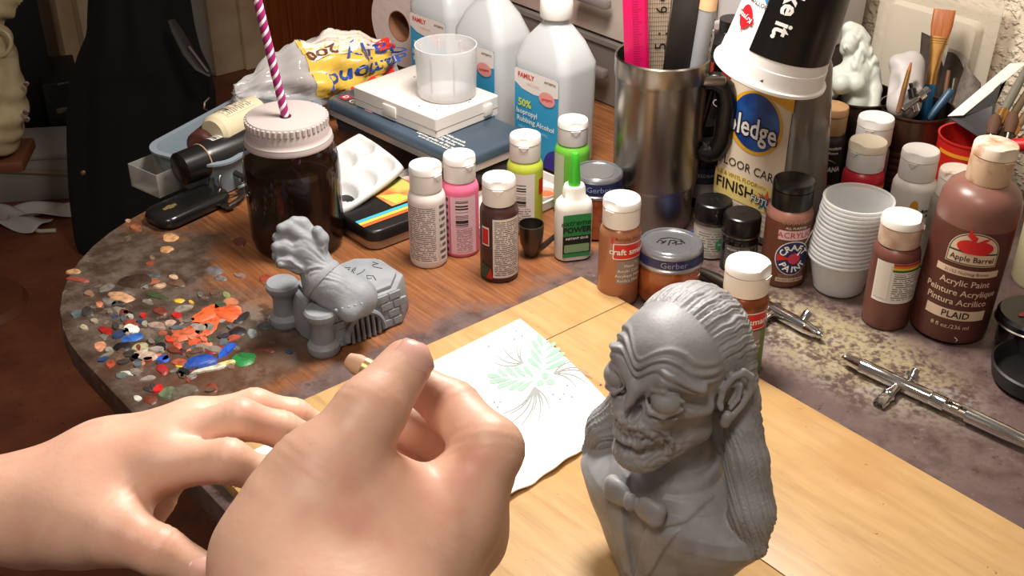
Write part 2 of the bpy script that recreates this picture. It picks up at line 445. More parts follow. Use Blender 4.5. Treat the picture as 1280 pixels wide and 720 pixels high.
def casing(name, x0, x1, y, steps):
    a, b = on_left(x0, y), on_left(x1, y); bb = MB(); w = b-a
    for f0, f1, th in steps: bb.box(UV(UL+th/2-.02, a+w*(f0+f1)/2, .29), (th+.04, w*(f1-f0), 2.04), ROT)
    o = struct(bb.build(name, M_paint, bevel=.004)); tag(o, 'cream painted door casing', None); return o
casing('trim_1', 262, 328, 60, ((0, .55, .02), (.55, .9, .035), (.9, 1, .028)))
casing('trim_2', 72, 118, 30, ((0, .45, .015), (.45, 1, .05)))
a, b = on_left(231, 20), on_left(262, 20)
o = struct(MB().box(UV(UL-.012, (a+b)/2, .29), (.03, b-a, 2.04), ROT).build('trim_3', mat('grey_white_paint', (180,176,164), .5), bevel=.003)); tag(o, 'greyish white door edge strip', None)

# ================================================================= the work table
tb = thing('work_table', 'round-cornered wooden work table with paint-stained top', 'table', UV(-.4, .7, FZ))
def local(o, p): return Vector(p) - o.location
out = [(.25, .272), (-.92, .272)]
for i in range(1, 13):
    a = -PI/2 - (PI/2)*i/12; out.append((-.92+.238*math.cos(a), .51+.238*math.sin(a)))
out += [(-1.22, .62), (-1.40, .80), (-1.45, 1.0), (-1.45, 1.222), (.25, 1.222)]
tp = MB().prism([tuple(UV(u, v)[:2]) for u, v in out], -.028, 0).build('table_top', table_material(), tb, bevel=.003)
tp.location = -tb.location
for u, v in ((-1.1, .55), (-1.1, 1.1), (.1, .4), (.1, 1.1)):
    l = MB().lathe([(0, FZ), (.02, FZ), (.028, -.3), (.03, -.028), (0, -.028)], 12, UV(u, v)).build('table_leg', mat('table_leg_wood', (84,42,20), .5), tb); l.location = -tb.location
# dried paint dabs of the palette corner: (pixel x, y, half width, half height, turn, colour)
DABS = [(151,372,18,6,.1,(196,150,112)),(170,352,22,9,.0,(58,40,30)),(182,350,16,7,.1,(146,82,56)),(213,297,11,5,.1,(214,160,112)),(208,312,9,4,0,(206,152,108)),
 (217,347,6,3,0,(205,170,140)),(200,358,8,3,-.2,(196,160,132)),(170,285,9,4,.1,(150,92,60)),(160,276,4,2,0,(190,140,110)),
 (149,380,10,5,.4,(44,36,32)),(148,380,9,4,0,(72,66,60)),(110,390,10,6,.1,(52,46,42)),(132,414,9,5,.1,(150,26,20)),(164,412,10,6,-.1,(226,224,220)),
 (166,422,15,5,-.15,(40,96,178)),(153,434,11,7,-.2,(24,22,24)),(125,433,8,6,.1,(214,148,116)),(176,435,12,6,-.2,(164,158,124)),(200,435,9,6,-.2,(22,20,22)),
 (182,446,17,6,.0,(186,160,144)),(204,448,9,5,-.1,(38,84,188)),(226,455,8,6,.2,(214,176,40)),(203,462,8,7,.3,(158,36,34)),(228,465,10,5,.1,(24,24,28)),
 (250,452,24,7,-.25,(34,76,168)),(284,438,14,5,-.6,(40,90,200)),(262,458,14,4,-.2,(52,88,160)),(268,437,11,6,-.2,(150,36,40)),(305,449,17,8,-.1,(42,132,66)),
 (282,455,14,3,-.25,(220,204,130)),(262,462,22,3,-.2,(208,204,186)),(198,487,8,5,-.2,(196,34,32)),(172,498,5,4,0,(208,206,196)),(160,467,10,3,.1,(190,188,180)),
 (254,408,28,12,-.45,(214,88,44)),(232,418,20,8,-.3,(206,100,66)),(262,392,26,9,-.35,(222,96,50)),(285,392,18,10,-.1,(224,92,46)),(245,426,12,7,-.2,(204,84,50)),
 (282,393,13,6,-.1,(188,78,36)),(282,393,9,4.5,-.1,(86,110,46)),(288,378,10,5,-.2,(184,112,80)),(221,395,7,4,-.1,(188,30,30)),(179,395,5,3,0,(178,40,34)),
 (224,376,7,3,-.1,(218,176,50)),(239,378,4,2,.2,(214,170,70)),(283,369,5,4,0,(128,140,86)),(229,386,12,4,-.3,(140,132,122)),(213,405,9,4,-.2,(184,150,134)),
 (196,408,14,4,.1,(160,136,122)),(228,440,6,4,.1,(74,26,30)),(297,415,12,6,-.3,(32,30,32)),(302,398,12,5,-.5,(40,38,38)),(315,417,7,5,.1,(142,148,150)),
 (280,421,8,4,-.1,(54,44,48)),(163,396,4,3,0,(180,178,172)),(152,389,12,5,.3,(128,120,110)),(196,370,16,4,.2,(60,72,44)),(138,455,6,5,0,(170,72,44)),
 (152,470,9,4,0,(96,104,96)),(210,492,12,8,-.1,(100,112,84)),(230,490,18,9,-.2,(94,84,70)),(188,500,10,6,.3,(110,50,34)),(190,428,7,4,.1,(64,32,30)),
 (98,350,14,3,.1,(150,72,60)),(92,340,10,3,0,(184,142,100)),(105,410,6,3,.2,(172,160,140)),(118,402,5,3,.2,(150,140,120)),(240,508,9,4,-.4,(180,160,146)),
 (268,338,12,5,0,(104,98,100)),(275,348,8,4,.2,(120,108,108)),(300,345,9,3,.1,(130,100,92)),(255,425,6,3,.3,(226,120,88)),(212,425,7,4,.2,(200,70,44)),(222,432,6,4,.2,(214,88,58))]
rnd = random.Random(4)
PAL = [(58,52,48),(30,27,26),(120,112,104),(150,140,130),(130,118,108),(96,70,54),(110,50,36),(196,120,90),(70,80,62),(110,104,98),(86,96,100),(140,60,44),(130,100,80),(44,60,96),(168,80,60)]
DABS = [(rnd.gauss(205, 62), rnd.gauss(428, 42), rnd.uniform(3, 11), rnd.uniform(2, 5.5), rnd.uniform(-.5, .3), rnd.choice(PAL)) for _ in range(150)]+DABS
DABS = [q for q in DABS if (lambda w: w.dot(NV) > .285 and w.dot(EU) < -.80 and w.dot(NV) < .50 and (w.dot(EU)+.92)**2+(w.dot(NV)-.51)**2 < .225**2 or (w.dot(NV) > .285 and -.92 < w.dot(EU) < -.81 and w.dot(NV) < .43))(G(q[0], q[1])) or q[2] > 11.01 or q in DABS[150:]]
for i, (x, y, a, b, t, c) in enumerate(DABS):
    n = 18; top, low = [], []; ph = [rnd.uniform(0, 6.3) for _ in range(3)]; z = .0006+.00022*(i % 6)
    for k in range(n):
        q = 2*PI*k/n; r = 1+.11*math.sin(2*q+ph[0])+.08*math.sin(3*q+ph[1])+.05*math.sin(5*q+ph[2])
        px, py = a*r*math.cos(q), b*r*math.sin(q)
        w = G(x+px*math.cos(t)-py*math.sin(t), y+px*math.sin(t)+py*math.cos(t)); low.append((w.x, w.y, -.0002))
        w2 = G(x+.86*(px*math.cos(t)-py*math.sin(t)), y+.86*(px*math.sin(t)+py*math.cos(t))); top.append((w2.x, w2.y, z))
    bb = MB(); bb.add(low+top, [tuple(range(n, 2*n))[::-1]]+[(k, (k+1)%n, n+(k+1)%n, n+k) for k in range(n)])
    m = mat('dab_%d_%d_%d' % c, c, .45, col2=tuple(int(v*.72) for v in c), nscale=160, lo=.45, hi=.7, bump=.3, bscale=300)
    bb.build('paint_dab', m, tb, smooth=50).location = -tb.location

# ================================================================= wooden board with a breadboard end
bd = thing('wooden_board', 'pale tan wooden board with plank seams lying on the table front', 'board', UV(-.4, .49, 0), ROT)
M_bw = None
def board_mat():
    g = NG('tan_board_wood'); p = g.mapped((2.5, 26, 5)); n = g.noise(p, 5, 6, .6); q = g.mapped((1,1,1)); n2 = g.noise(q, 9, 5); n3 = g.noise(q, 130, 3, .6)
    c = g.ramp(n, [(.3, (172,136,90)), (.5, (188,152,102)), (.72, (196,160,112))])
    c = g.mix(g.ss(n2, .48, .66, 0, .6), c, (178,134,80)); c = g.mix(g.ss(n3, .70, .76, 0, .8), c, (92,62,34))
    g.bump(n, .12); return g.done(c, .42)
M_bw = board_mat()
def plank(u0, u1, v0, v1):
    return MB().box((0, 0, .006), (u1-u0-.0008, v1-v0-.0008, .012)).build('plank', M_bw, bd, bevel=.0008, loc=((u0+u1)/2+.4, (v0+v1)/2-.49, 0))
plank(-.662, .10, .527, .695); plank(-.662, .10, .360, .527); plank(-.662, .10, .284, .360)
plank(-.724, -.662, .284, .695).name = 'end_cap'
# ================================================================= shared plastics, metals and inks
W_CAP = mat('white_cap_plastic', (236,232,228), .38)
W_CAP2 = mat('dirty_white_cap', (226,214,200), .45, col2=(186,150,120), nscale=70, lo=.58, hi=.72)
INK = mat('black_ink', (24,22,22), .5); WHITE = mat('white_ink', (238,236,232), .5); REDI = mat('red_ink', (206,34,34), .45); GREYI = mat('grey_ink', (128,124,122), .5)
LABW = mat('white_label_paper', (226,220,214), .5); BLKP = mat('black_plastic', (18,17,17), .28); NAVY = mat('navy_ink', (28,38,84), .4)
STEEL = mat('brushed_steel', (150,142,132), .28, 1); CHROME = mat('chrome', (214,212,210), .12, 1); TIN = mat('tin_metal', (150,140,130), .34, 1, col2=(96,84,74), nscale=18)
PINKI = mat('pale_pink_ink', (224,180,172), .5); YEL = mat('yellow_ink', (232,190,60), .5); GRN = mat('green_ink', (40,120,62), .5)

def loft(rings, n=6):                       # rings of rounded rectangles (width, depth, corner radius, z)
    b = MB(); vs, fs = [], []
    for w, d, r, z in rings: vs += [(x, y, z) for x, y in rrect(-w/2, w/2, -d/2, d/2, r, n)]
    k = 4*(n+1)
    for j in range(len(rings)-1):
        for i in range(k): fs.append((j*k+i, j*k+(i+1)%k, (j+1)*k+(i+1)%k, (j+1)*k+i))
    fs.append(tuple(reversed(range(k)))); fs.append(tuple(range((len(rings)-1)*k, len(rings)*k)))
    return b.add(vs, fs)

def flip_cap(t, z0, h, r, m, notch=0.0, mlid=None, a=0.0):
    zl = z0+h*.70
    c = MB().lathe([(r*.72, z0), (r*.985, z0), (r, z0+.0012), (r*.995, zl-.0007), (r*.95, zl-.0004), (r*.95, zl), (0, zl)], 40).build('cap', m, t, smooth=40)
    b = MB().lathe([(0, zl), (r*.96, zl), (r*1.015, zl+.0005), (r*1.0, z0+h-.0022), (r*.96, z0+h-.0006), (r*.88, z0+h), (0, z0+h+.0004)], 40)
    ca, sa = math.cos(notch), math.sin(notch); vs = []
    for x, y, z in b.v:                      # the lid has a flat thumb side
        yl = -sa*x+ca*y; xl = ca*x+sa*y; lim = -r*.84
        if yl < lim and z > zl+.001: yl = lim
        vs.append((ca*xl-sa*yl, sa*xl+ca*yl, z))
    b.v = vs; b.build('lid', mlid or m, c, smooth=40)
    g = cyl(r, notch); w = MB(); w.add([g(-.0052, zl-.0004, .0001), g(.0052, zl-.0004, .0001), g(0, zl-.0075, .0001), g(-.0042, zl-.0004, .0016), g(.0042, zl-.0004, .0016), g(0, zl-.006, .0006)],
        [(0,2,1), (3,4,5), (0,1,4,3), (1,2,5,4), (2,0,3,5)]); w.build('thumb_tab', m, c, smooth=0)
    return c

def craft_bottle(name, label, px, py, paint, cap=W_CAP, rz=0.0, r=.0187, hb=.081, H=.107, rc=.0160, notch=0.0, group='small craft paint bottles', lid=None, cat='paint bottle', pos=None):
    p = pos or (G(px, py)+Vector((0, r*.93, 0)))
    t = thing(name, label, cat, (p.x, p.y, .0003), rz, group)
    MB().lathe([(0, .002), (r*.80, .0012), (r*.93, 0), (r*.985, .0015), (r, .004), (r, hb-.010), (r*.985, hb-.0072), (r*.90, hb-.003), (r*.78, hb-.0006), (r*.76, hb+.002), (0, hb+.002)], 48).build('bottle_body', paint, t)
    flip_cap(t, hb, H-hb, rc, cap, notch, lid)
    return t, cyl(r)
def wrap(t, g, a0, a1, z0, z1, m, r=.0187, name='label'):          # label between two angles
    return patch(name, g, r*a0, r*a1, z0, z1, m, t)

# ---- white bottle
t, g = craft_bottle('paint_bottle', 'white craft paint bottle with small black print, leftmost bottle in front of the tins', 535, 336, mat('white_paint', (224,214,210), .4), notch=.9)
l = wrap(t, g, -1.25, .62, .006, .070, printed('print_white', (222,212,208), (92,84,84), 30, .52, 34)); l2 = wrap(t, g, .72, 1.25, .006, .07, printed('print_white2', (222,212,208), (40,36,38), 9, .6, 12))
# ---- pink
t, g = craft_bottle('paint_bottle', 'pink craft paint bottle with bar code, between white and brown bottles', 576, 322, mat('pink_paint', (228,112,146), .38), notch=.75)
l = wrap(t, g, -.5, .95, .004, .068, mat('pink_label', (232,190,202), .5)); patch('barcode', g, -.004, .0085, .036, .064, printed('bars_pink', (232,200,208), (40,30,36), cols=46, bars='v'), l, .0006)
patch('fine_print', g, -.0045, .014, .007, .034, printed('print_pink', (232,190,202), (110,84,96), 16, .5, 26), l, .0006); wrap(t, g, -1.3, -.6, .004, .068, printed('print_pink2', (230,176,192), (60,44,54), 8, .6, 10))
# ---- dark brown
t, g = craft_bottle('paint_bottle', 'dark brown craft paint bottle with white text label, front row before the lime bottle', 624, 354, mat('dark_brown_paint', (66,38,36), .35), notch=-.05)
l = wrap(t, g, -.32, 1.28, .006, .070, printed('print_brown', (220,212,208), (70,64,64), 30, .52, 34))
wrap(t, g, -1.0, -.52, .040, .060, WHITE, name='tag'); wrap(t, g, -.97, -.56, .0415, .0585, REDI, name='tag').location = (-.0001, -.0003, 0)
shape('corner_mark', g, [(-.024, .004), (-.006, .004), (-.0075, .016), (-.021, .022)], mat('dark_green_ink', (46,74,58), .5), t); shape('corner_mark', g, [(-.013, .005), (-.0062, .005), (-.0078, .017)], REDI, t, .0009)
# ---- lime
t, g = craft_bottle('paint_bottle', 'yellow-green craft paint bottle with bar code label behind the brown bottle', 656, 294, mat('lime_paint', (178,190,66), .38), notch=-.1)
l = wrap(t, g, -.75, .55, .004, .070, LABW); patch('barcode', g, -.009, .001, .034, .058, printed('bars_lime', (226,220,214), (40,36,38), cols=44, bars='v'), l, .0006)
patch('fine_print', g, -.008, .007, .006, .032, printed('print_lime', (226,220,214), (90,84,84), 10, .5, 20), l, .0006)
wrap(t, g, .85, 1.35, .044, .062, REDI, name='tag')
# ---- bright green at the back
t, g = craft_bottle('paint_bottle', 'bright green craft paint bottle behind the glue bottle', 714, 272, mat('bright_green_paint', (104,178,58), .38), cap=mat('pearl_cap', (214,208,206), .35), notch=.15, lid=W_CAP)
wrap(t, g, -1.3, -.5, .006, .072, mat('green_side_label', (190,196,170), .5)); wrap(t, g, .12, 1.0, .044, .064, WHITE, name='tag')
q = wrap(t, g, .16, .97, .0455, .0625, REDI, name='tag'); q.location = (0, -.0004, 0); text('c', g, .010, .054, .014, WHITE, q, .02, lift=.001)
wrap(t, g, -.12, .02, .058, .063, REDI, name='tag'); wrap(t, g, .06, .18, .064, .069, REDI, name='tag')
# ---- copper "craft smart"
CS_GREY = mat('grey_panel_ink', (142,128,120), .4)
t, g = craft_bottle('paint_bottle', 'copper orange craft paint bottle with red brand tag, left of the bust', 773, 384, mat('copper_paint', (166,110,78), .3, .2), r=.0196, rc=.0174, notch=-.75)
def craft_smart(t, g, r, x0):
    l = shape('label', g, rrect(x0-.002, x0+.030, .052, .0685, .001), WHITE, t, .0004); shape('tag', g, rrect(x0-.001, x0+.029, .0530, .0675, .001), REDI, l, .0007)
    text('craft smart', g, x0+.0135, .060, .0085, WHITE, l, .02, lift=.001)
    for dx, dz in ((-.003, .073), (.0005, .073), (-.003, .0695)): shape('tag_square', g, rrect(x0+dx-.0014, x0+dx+.0014, dz-.0014, dz+.0014, .0002), REDI, l, .0006)
    text('Acrylic Paint', g, x0+.013, .073, .0052, mat('brown_ink', (104,56,36), .5), l, .01)
    p = shape('grey_panel', g, rrect(x0+.002, x0+.026, .026, .0505, .0025), CS_GREY, l, .0005)
    for i, s in enumerate(('Matte', 'Acrylic Craft', 'Acrylique Mate', 'Acrilica Mate')): text(s, g, x0+.014, .045-i*.0052, .0042, WHITE, p, .0)
craft_smart(t, g, .02, -.006)
# ---- copper bottle behind the bust
t, g = craft_bottle('paint_bottle', 'metallic copper craft paint bottle standing behind the bust', 925, 476, mat('metal_copper_paint', (150,82,48), .3, .35), r=.0205, rc=.0190, notch=.9)
wrap(t, g, .1, 1.1, .006, .050, mat('green_base_band', (96,124,58), .5), .0205, 'label_band'); craft_smart(t, g, .0205, -.012)

# ---- black-capped craft paint
t, g = craft_bottle('paint_bottle', 'brown acrylic craft paint bottle with black cap and round navy emblem', 982, 360, mat('chocolate_paint', (104,60,42), .35), cap=BLKP, r=.0222, rc=.0195, rz=.12, cat='paint bottle', notch=2.5)
MB().lathe([(.0224, .0705), (.0224, .0725), (.0220, .0744), (.0202, .0785), (.0175, .0812)], 40).build('clear_shoulder', mat('pinkish_plastic', (156,108,92), .35), t)
l = shape('label', g, rrect(-.0165, .0165, .0530, .0630, .0006), mat('pink_label_box', (228,190,188), .5), t, .0004); text('ACRYLIC', g, 0, .058, .0085, mat('crimson_ink', (170,36,48), .5), l, 0, sx=1.0)
text('COUNTRY', g, -.001, .0715, .0055, mat('tan_ink', (190,150,120), .5), l, .0); text('ALL PURPOSE', g, 0, .0658, .0034, WHITE, l)
e = shape('emblem_ring', g, disc(0, .0335, .0172, .0185, 36), WHITE, t, .0004); shape('emblem_disc', g, disc(0, .0335, .0163, .0176, 36), NAVY, e, .0007)
shape('emblem_wedge', g, [(-.001, .0335), (-.0155, .0375), (-.0155, .0300)], REDI, e, .0009); shape('emblem_core', g, disc(.001, .0335, .0058, .006, 20), mat('rose_ink', (206,52,84), .5), e, .0010)
def arc_text(s, g, cx, cy, rad, size, m, par, a0, a1, flip=1, bold=.03):
    for i, ch in enumerate(s):
        a = a0+(a1-a0)*(i/max(1, len(s)-1)); text(ch, g, cx+rad*math.sin(a), cy+rad*math.cos(a)*1.06, size, m, par, bold, rot=-a if flip > 0 else PI-a, lift=.0013)
arc_text('CRAFT', g, 0, .0335, .0112, .0088, WHITE, e, -1.05, 1.0); arc_text('PAINT', g, 0, .0335, .0112, .0088, WHITE, e, PI+.95, PI-.95, -1)
bb = MB(); bb.tube([g(.0035, .037, .0014), g(.0215, .058, .0014)], .0008, 6); bb.build('printed_brush', mat('light_line_ink', (206,196,190), .5), e)
q = shape('label_strip', g, rrect(-.014, .014, .0075, .0120, .0006), mat('tan_strip', (196,168,146), .5), t); text('Acrylic Craft Paint', g, 0, .0098, .0034, INK, q)
for zz in (.0138, .0158): text('non-toxic 2 fl oz 59 ml', g, 0, zz, .0026, mat('tan_ink'), q)

# ---- super glue
p = G(716, 328)+Vector((0, .014, 0)); t = thing('glue_bottle', 'white glue bottle with green pointed cap and green label', 'glue', (p.x, p.y, .0003), R(14))
gl = mat('white_squeeze_plastic', (232,230,222), .4)
loft([(.030, .020, .009, 0), (.0365, .0255, .0115, .0015), (.0375, .0265, .012, .004), (.0375, .0265, .012, .056), (.0355, .025, .0115, .062), (.028, .021, .010, .066), (.0235, .0195, .0095, .0675), (.0225, .019, .0095, .077), (.0195, .0175, .0085, .080)], 8).build('bottle_body', gl, t, smooth=50)
MB().lathe([(0, .079), (.0062, .079), (.0062, .083), (.0045, .106), (.0040, .110), (.0028, .1135), (0, .1145)], 24).build('nozzle_cap', mat('green_cap_plastic', (64,190,46), .35), t)
fg = plane((0, -.01335, 0), (1, 0, 0), (0, 0, 1)); l = shape('label', fg, rrect(-.0145, .0145, .006, .0535, .001), mat('black_label', (20,26,22), .45), t, .0003)
shape('label_green', fg, rrect(-.0145, .0145, .0300, .0535, .001), mat('label_green', (40,138,74), .45), l, .0005); shape('label_green', fg, rrect(-.0145, .0145, .006, .0105, .0008), mat('label_green'), l, .0005)
shape('label_panel', fg, rrect(-.013, .013, .0115, .0205, .001), mat('label_palegreen', (132,168,120), .5), l, .0006)
text('extreme', fg, -.001, .0445, .0090, mat('deep_green_ink', (10,46,26), .4), l, .01, slant=.25); text('POWER', fg, 0, .0365, .0084, INK, l, .04); text('INSTANT GLUE', fg, 0, .0272, .0034, WHITE, l, .02)

# ---- baby-food jars with orange paint
def gerber(px, py, label, mark, r=.0265, H=.058, rz=0):
    p = G(px, py)+Vector((0, r, 0)); t = thing('glass_jar', label, 'jar', (p.x, p.y, .0003), rz, 'small glass jars with navy metal lids')
    k = H/.058
    MB().lathe([(0, .001), (r*.8, 0), (r*.95, .002), (r, .007), (r, .030*k), (r*.96, .037*k), (r*.93, .043*k), (0, .043*k)], 40).build('jar_body', mat('orange_paint_glass', (190,108,62), .18, col2=(150,70,34), nscale=55, coat=.5), t)
    l = MB().lathe([(r*1.0, .0405*k), (r*1.075, .0405*k), (r*1.085, .0425*k), (r*1.05, .0435*k), (r*1.05, H-.004), (r*1.03, H-.0015), (r*.985, H), (r*.93, H-.0002), (r*.90, H-.0016), (r*.70, H-.0019), (r*.68, H-.0012), (0, H-.0014)], 48).build('lid', mat('silver_lid', (176,178,184), .3, .85), t)
    patch('lid_band', cyl(r*1.05), -r*1.5, r*1.5, .0445*k, H-.004, mat('navy_band', (34,44,92), .35), l, .0004)
    text('Gerber', cyl(r*1.05), 0, (.0445*k+H-.004)/2, .0085, mat('pale_blue_ink', (150,160,190), .4), l, 0, lift=.0009)
    if mark:
        gp = plane((0, 0, H-.0017), (1, 0, 0), (0, 1, 0)); bb = MB()
        for st in ([(-.013,.001),(-.010,.006),(-.006,.001),(-.009,-.001),(-.004,.004)], [(-.003,-.004),(0,.005),(.004,.005),(.005,.001),(.001,-.001)], [(.004,-.004),(.006,.004),(.010,.003),(.010,-.002),(.005,-.002)], [(-.009,.008),(0,.010),(.010,.006),(.013,-.001)]):
            bb.tube([gp(x, y, .0006) for x, y in st], .0007, 5)
        bb.build('marker_scribble', INK, l)
    return t
gerber(746, 303, 'glass jar of orange paint with navy lid behind the glue bottle', False, .0252, .070)
gerber(838, 388, 'glass jar of orange paint with black scribble on its lid, before the mug', True, .0295, .057)

# ---- two small enamel jars
def enamel(px, py, label, body, lab, accent):
    r = .0182; p = G(px, py)+Vector((0, r, 0)); t = thing('enamel_jar', label, 'jar', (p.x, p.y, .0003), .15, 'tiny enamel paint jars')
    MB().lathe([(0, .001), (r*.85, 0), (r, .002), (r, .032), (r*.95, .036), (r*.84, .038), (r*.84, .042), (0, .042)], 36).build('jar_body', mat(label[:12]+'glass', body, .15, coat=.6), t)
    MB().lathe([(r*.90, .0385), (r*1.06, .039), (r*1.06, .0405), (r*.9, .041)], 36).build('metal_rim', STEEL, t)
    l = MB().lathe([(r*.85, .0405), (r*1.0, .041), (r*1.03, .043), (r*1.03, .056), (r*.98, .0585), (r*.9, .0595), (0, .0592)], 36).build('lid', BLKP, t)
    text('H', plane((0, 0, .0595), (1, 0, 0), (0, 1, 0)), 0, 0, .012, mat('black_emboss', (34,33,33), .3), l, 0, lift=.0003)
    g = cyl(r); q = patch('label', g, -r*1.2, r*1.0, .006, .031, lab, t)
    if accent: shape('label_mark', g, disc(.007, .0175, .0085, .007), accent, q); text('PAINT', g, .007, .0175, .004, WHITE, q)
    else: patch('barcode', g, .005, .015, .009, .028, printed('bars_grey', (150,146,142), (60,56,56), cols=20, bars=True), q, .0006); text('MODEL MASTER', g, -.007, .027, .0032, WHITE, q)
enamel(890, 326, 'tiny grey enamel jar with black lid and green mark beside the floor care bottle', (176,170,160), printed('print_enamel', (196,190,180), (120,114,108), 9, .5, 22), mat('emerald_ink', (56,150,92), .45))
enamel(925, 344, 'tiny black enamel jar with black lid in front of the floor care bottle', (16,15,15), printed('print_enamel_dark', (84,78,76), (120,114,112), 9, .4, 22), None)

# ---- airbrush colour cup
p = G(664, 325)+Vector((0, .01, 0)); t = thing('airbrush_cup', 'small dark metal airbrush colour cup with side stem', 'cup', (p.x, p.y, .0003), 0)
GUN = mat('dark_gunmetal', (92,84,76), .32, .9)
MB().lathe([(0, 0), (.0055, 0), (.007, .001), (.008, .006), (.0115, .016), (.0125, .026), (.0128, .036), (.0120, .0362), (.0117, .028), (.010, .018), (0, .013)], 32).build('cup_bowl', GUN, t)
MB().tube([(.006, -.002, .008), (.013, -.002, .012), (.025, 0, .023)], [.0042, .003, .0024], 10).build('stem', GUN, t)

# ---- stack of clear portion cups
p = G(1050, 376)+Vector((0, .024, 0)); CUPM = clear('milky_cup_plastic', (244,245,246), .28, .3)
for i in range(15):
    z = .0004+.0042*i
    lab = 'lowest clear portion cup, its whole wall showing under the stack' if i == 0 else ('top clear portion cup of the stack, its open mouth showing' if i == 14 else 'clear portion cup, %s from the bottom of the nested stack' % ('second third fourth fifth sixth seventh eighth ninth tenth eleventh twelfth thirteenth fourteenth'.split()[i-1]))
    c = MB().lathe([(0, .001), (.0215, .001), (.0235, .0028), (.0310, .0365), (.0330, .0370), (.0330, .0382), (.0306, .0382), (.0230, .0036), (.021, .0022), (0, .0022)], 40).build('portion_cup', CUPM, None)
    c.location = (p.x+.003+.0005*i+.0003*math.sin(i*2.1), p.y, z); tag(c, lab, 'cup', 'nested clear portion cups')

# ---- small brown paint bottle with rainbow label
def rainbow(t, g, r, a0, a1, z, par):
    for i, c in enumerate(((180,40,34), (206,110,40), (222,186,60), (46,92,52))):
        patch('stripe', g, r*a0, r*a1, z-.0021*i-.0021, z-.0021*i, mat('stripe_%d' % i, c, .5), par, .0007)
t, g = craft_bottle('paint_bottle', 'reddish brown paint bottle with rainbow-striped label and stained white cap', 1112, 414, mat('brick_brown_paint', (112,66,56), .35, col2=(96,56,48), nscale=30), cap=mat('stained_cap', (214,190,168), .5, col2=(186,150,128), nscale=60), r=.0212, rc=.0185, H=.109, hb=.083, notch=1.1, lid=mat('spotted_lid', (230,226,218), .4, col2=(90,70,60), nscale=230, lo=.68, hi=.72), rz=.1)
l = wrap(t, g, -1.2, 1.2, .030, .071, LABW, .0212); rainbow(t, g, .0212, -.45, 1.2, .071, l)
patch('fine_print', g, -.0095, .020, .033, .0615, printed('print_rainbow', (224,218,208), (84,76,70), 13, .55, 26), l, .0006)
patch('label_side', g, -.024, -.011, .034, .0712, mat('label_plain', (216,206,192), .5), l, .0006)

# ---- big apple barrel bottle
r = .0345; p = G(1197, 432)+Vector((0, r*.95, 0)); t = thing('large_paint_bottle', 'large brown acrylic paint bottle with red apple label and stained cap', 'paint bottle', (p.x, p.y, .0010), rot=(0, R(2.6), R(-12)))
BIGM = mat('nutmeg_paint', (90,50,41), .35)
MB().lathe([(0, .002), (r*.85, 0), (r*.97, .002), (r, .007), (r, .112), (r*.995, .126), (r*.97, .134), (r*.88, .141), (r*.70, .1465), (r*.50, .149), (0, .149)], 56).build('bottle_body', BIGM, t)
MB().lathe([(r*1.002, .1145), (r*.998, .1262), (r*.975, .1342), (r*.885, .1413), (r*.71, .1468), (r*.5, .1495)], 56).build('clear_shoulder', mat('brown_tinted_plastic', (122,82,72), .35), t)
c = flip_cap(t, .1495, .034, .0185, mat('tan_stained_cap', (206,176,146), .5, col2=(160,112,78), nscale=55, lo=.5, hi=.7), .6, mat('stained_lid', (224,206,186), .45, col2=(170,120,84), nscale=45, lo=.5, hi=.66))
g = cyl(r); CREAM = mat('cream_ink', (214,186,160), .5)
l = patch('name_strip', g, -.030, .026, .071, .0775, CREAM, t); text('21152 Nutmeg Brown', g, -.003, .0743, .0042, mat('brown_ink'), l)
e = shape('apple_badge', g, [(-.024, .082), (.020, .082)]+[(-.002+.022*math.cos(a), .094+.020*math.sin(a)) for a in [PI*i/16 for i in range(17)]], CREAM, t, .0004)
shape('badge_border', g, [(-.0232, .0828), (.0192, .0828)]+[(-.002+.0212*math.cos(a), .094+.0193*math.sin(a)) for a in [PI*i/16 for i in range(17)]], mat('dark_green_border', (38,84,62), .5), e, .0006)
shape('badge_field', g, [(-.0218, .0955), (.0178, .0955)]+[(-.002+.0198*math.cos(a), .0955+.0168*math.sin(a)) for a in [PI*i/16 for i in range(17)]], CREAM, e, .0009)
shape('badge_name', g, rrect(-.0222, .0182, .0838, .0938, .0004), CREAM, e, .0009); text('Apple Barrel', g, -.002, .0886, .0072, INK, e, .01, lift=.0012)
ap = []
for i in range(40):
    a = 2*PI*i/40; rr = 1-.22*math.exp(-((a-PI/2)/.28)**2)-.10*math.exp(-((a-3*PI/2)/.3)**2); ap.append((-.002+.0150*rr*math.cos(a), .1003+.0072*rr*math.sin(a)))
shape('apple', g, ap, REDI, e, .0012); shape('apple_leaf', g, [(-.003, .105), (-.010, .110), (-.009, .118), (-.006, .113), (-.0015, .110)], REDI, e, .0013); shape('apple_leaf', g, [(-.002, .105), (.003, .109), (.009, .111), (.006, .1075)], REDI, e, .0013)
for s, z, x in (('Acrylic Paint', .064, .000), ('Peinture Acrylique', .054, -.001), ('Pintura Acrilico', .0445, -.003)): text(s, g, x-.002, z, .0085, CREAM, t, .01)
l = patch('maker_strip', g, -.030, .024, .0265, .0365, CREAM, t); text('PLAID', g, -.003, .0315, .0092, INK, l, .01)
text('8 fl oz./236 ml', g, -.005, .0195, .0058, CREAM, t); shape('paint_chip', g, [(.002, .0085), (.005, .0065), (.003, .004), (.0045, .0075), (.001, .010)], WHITE, t)

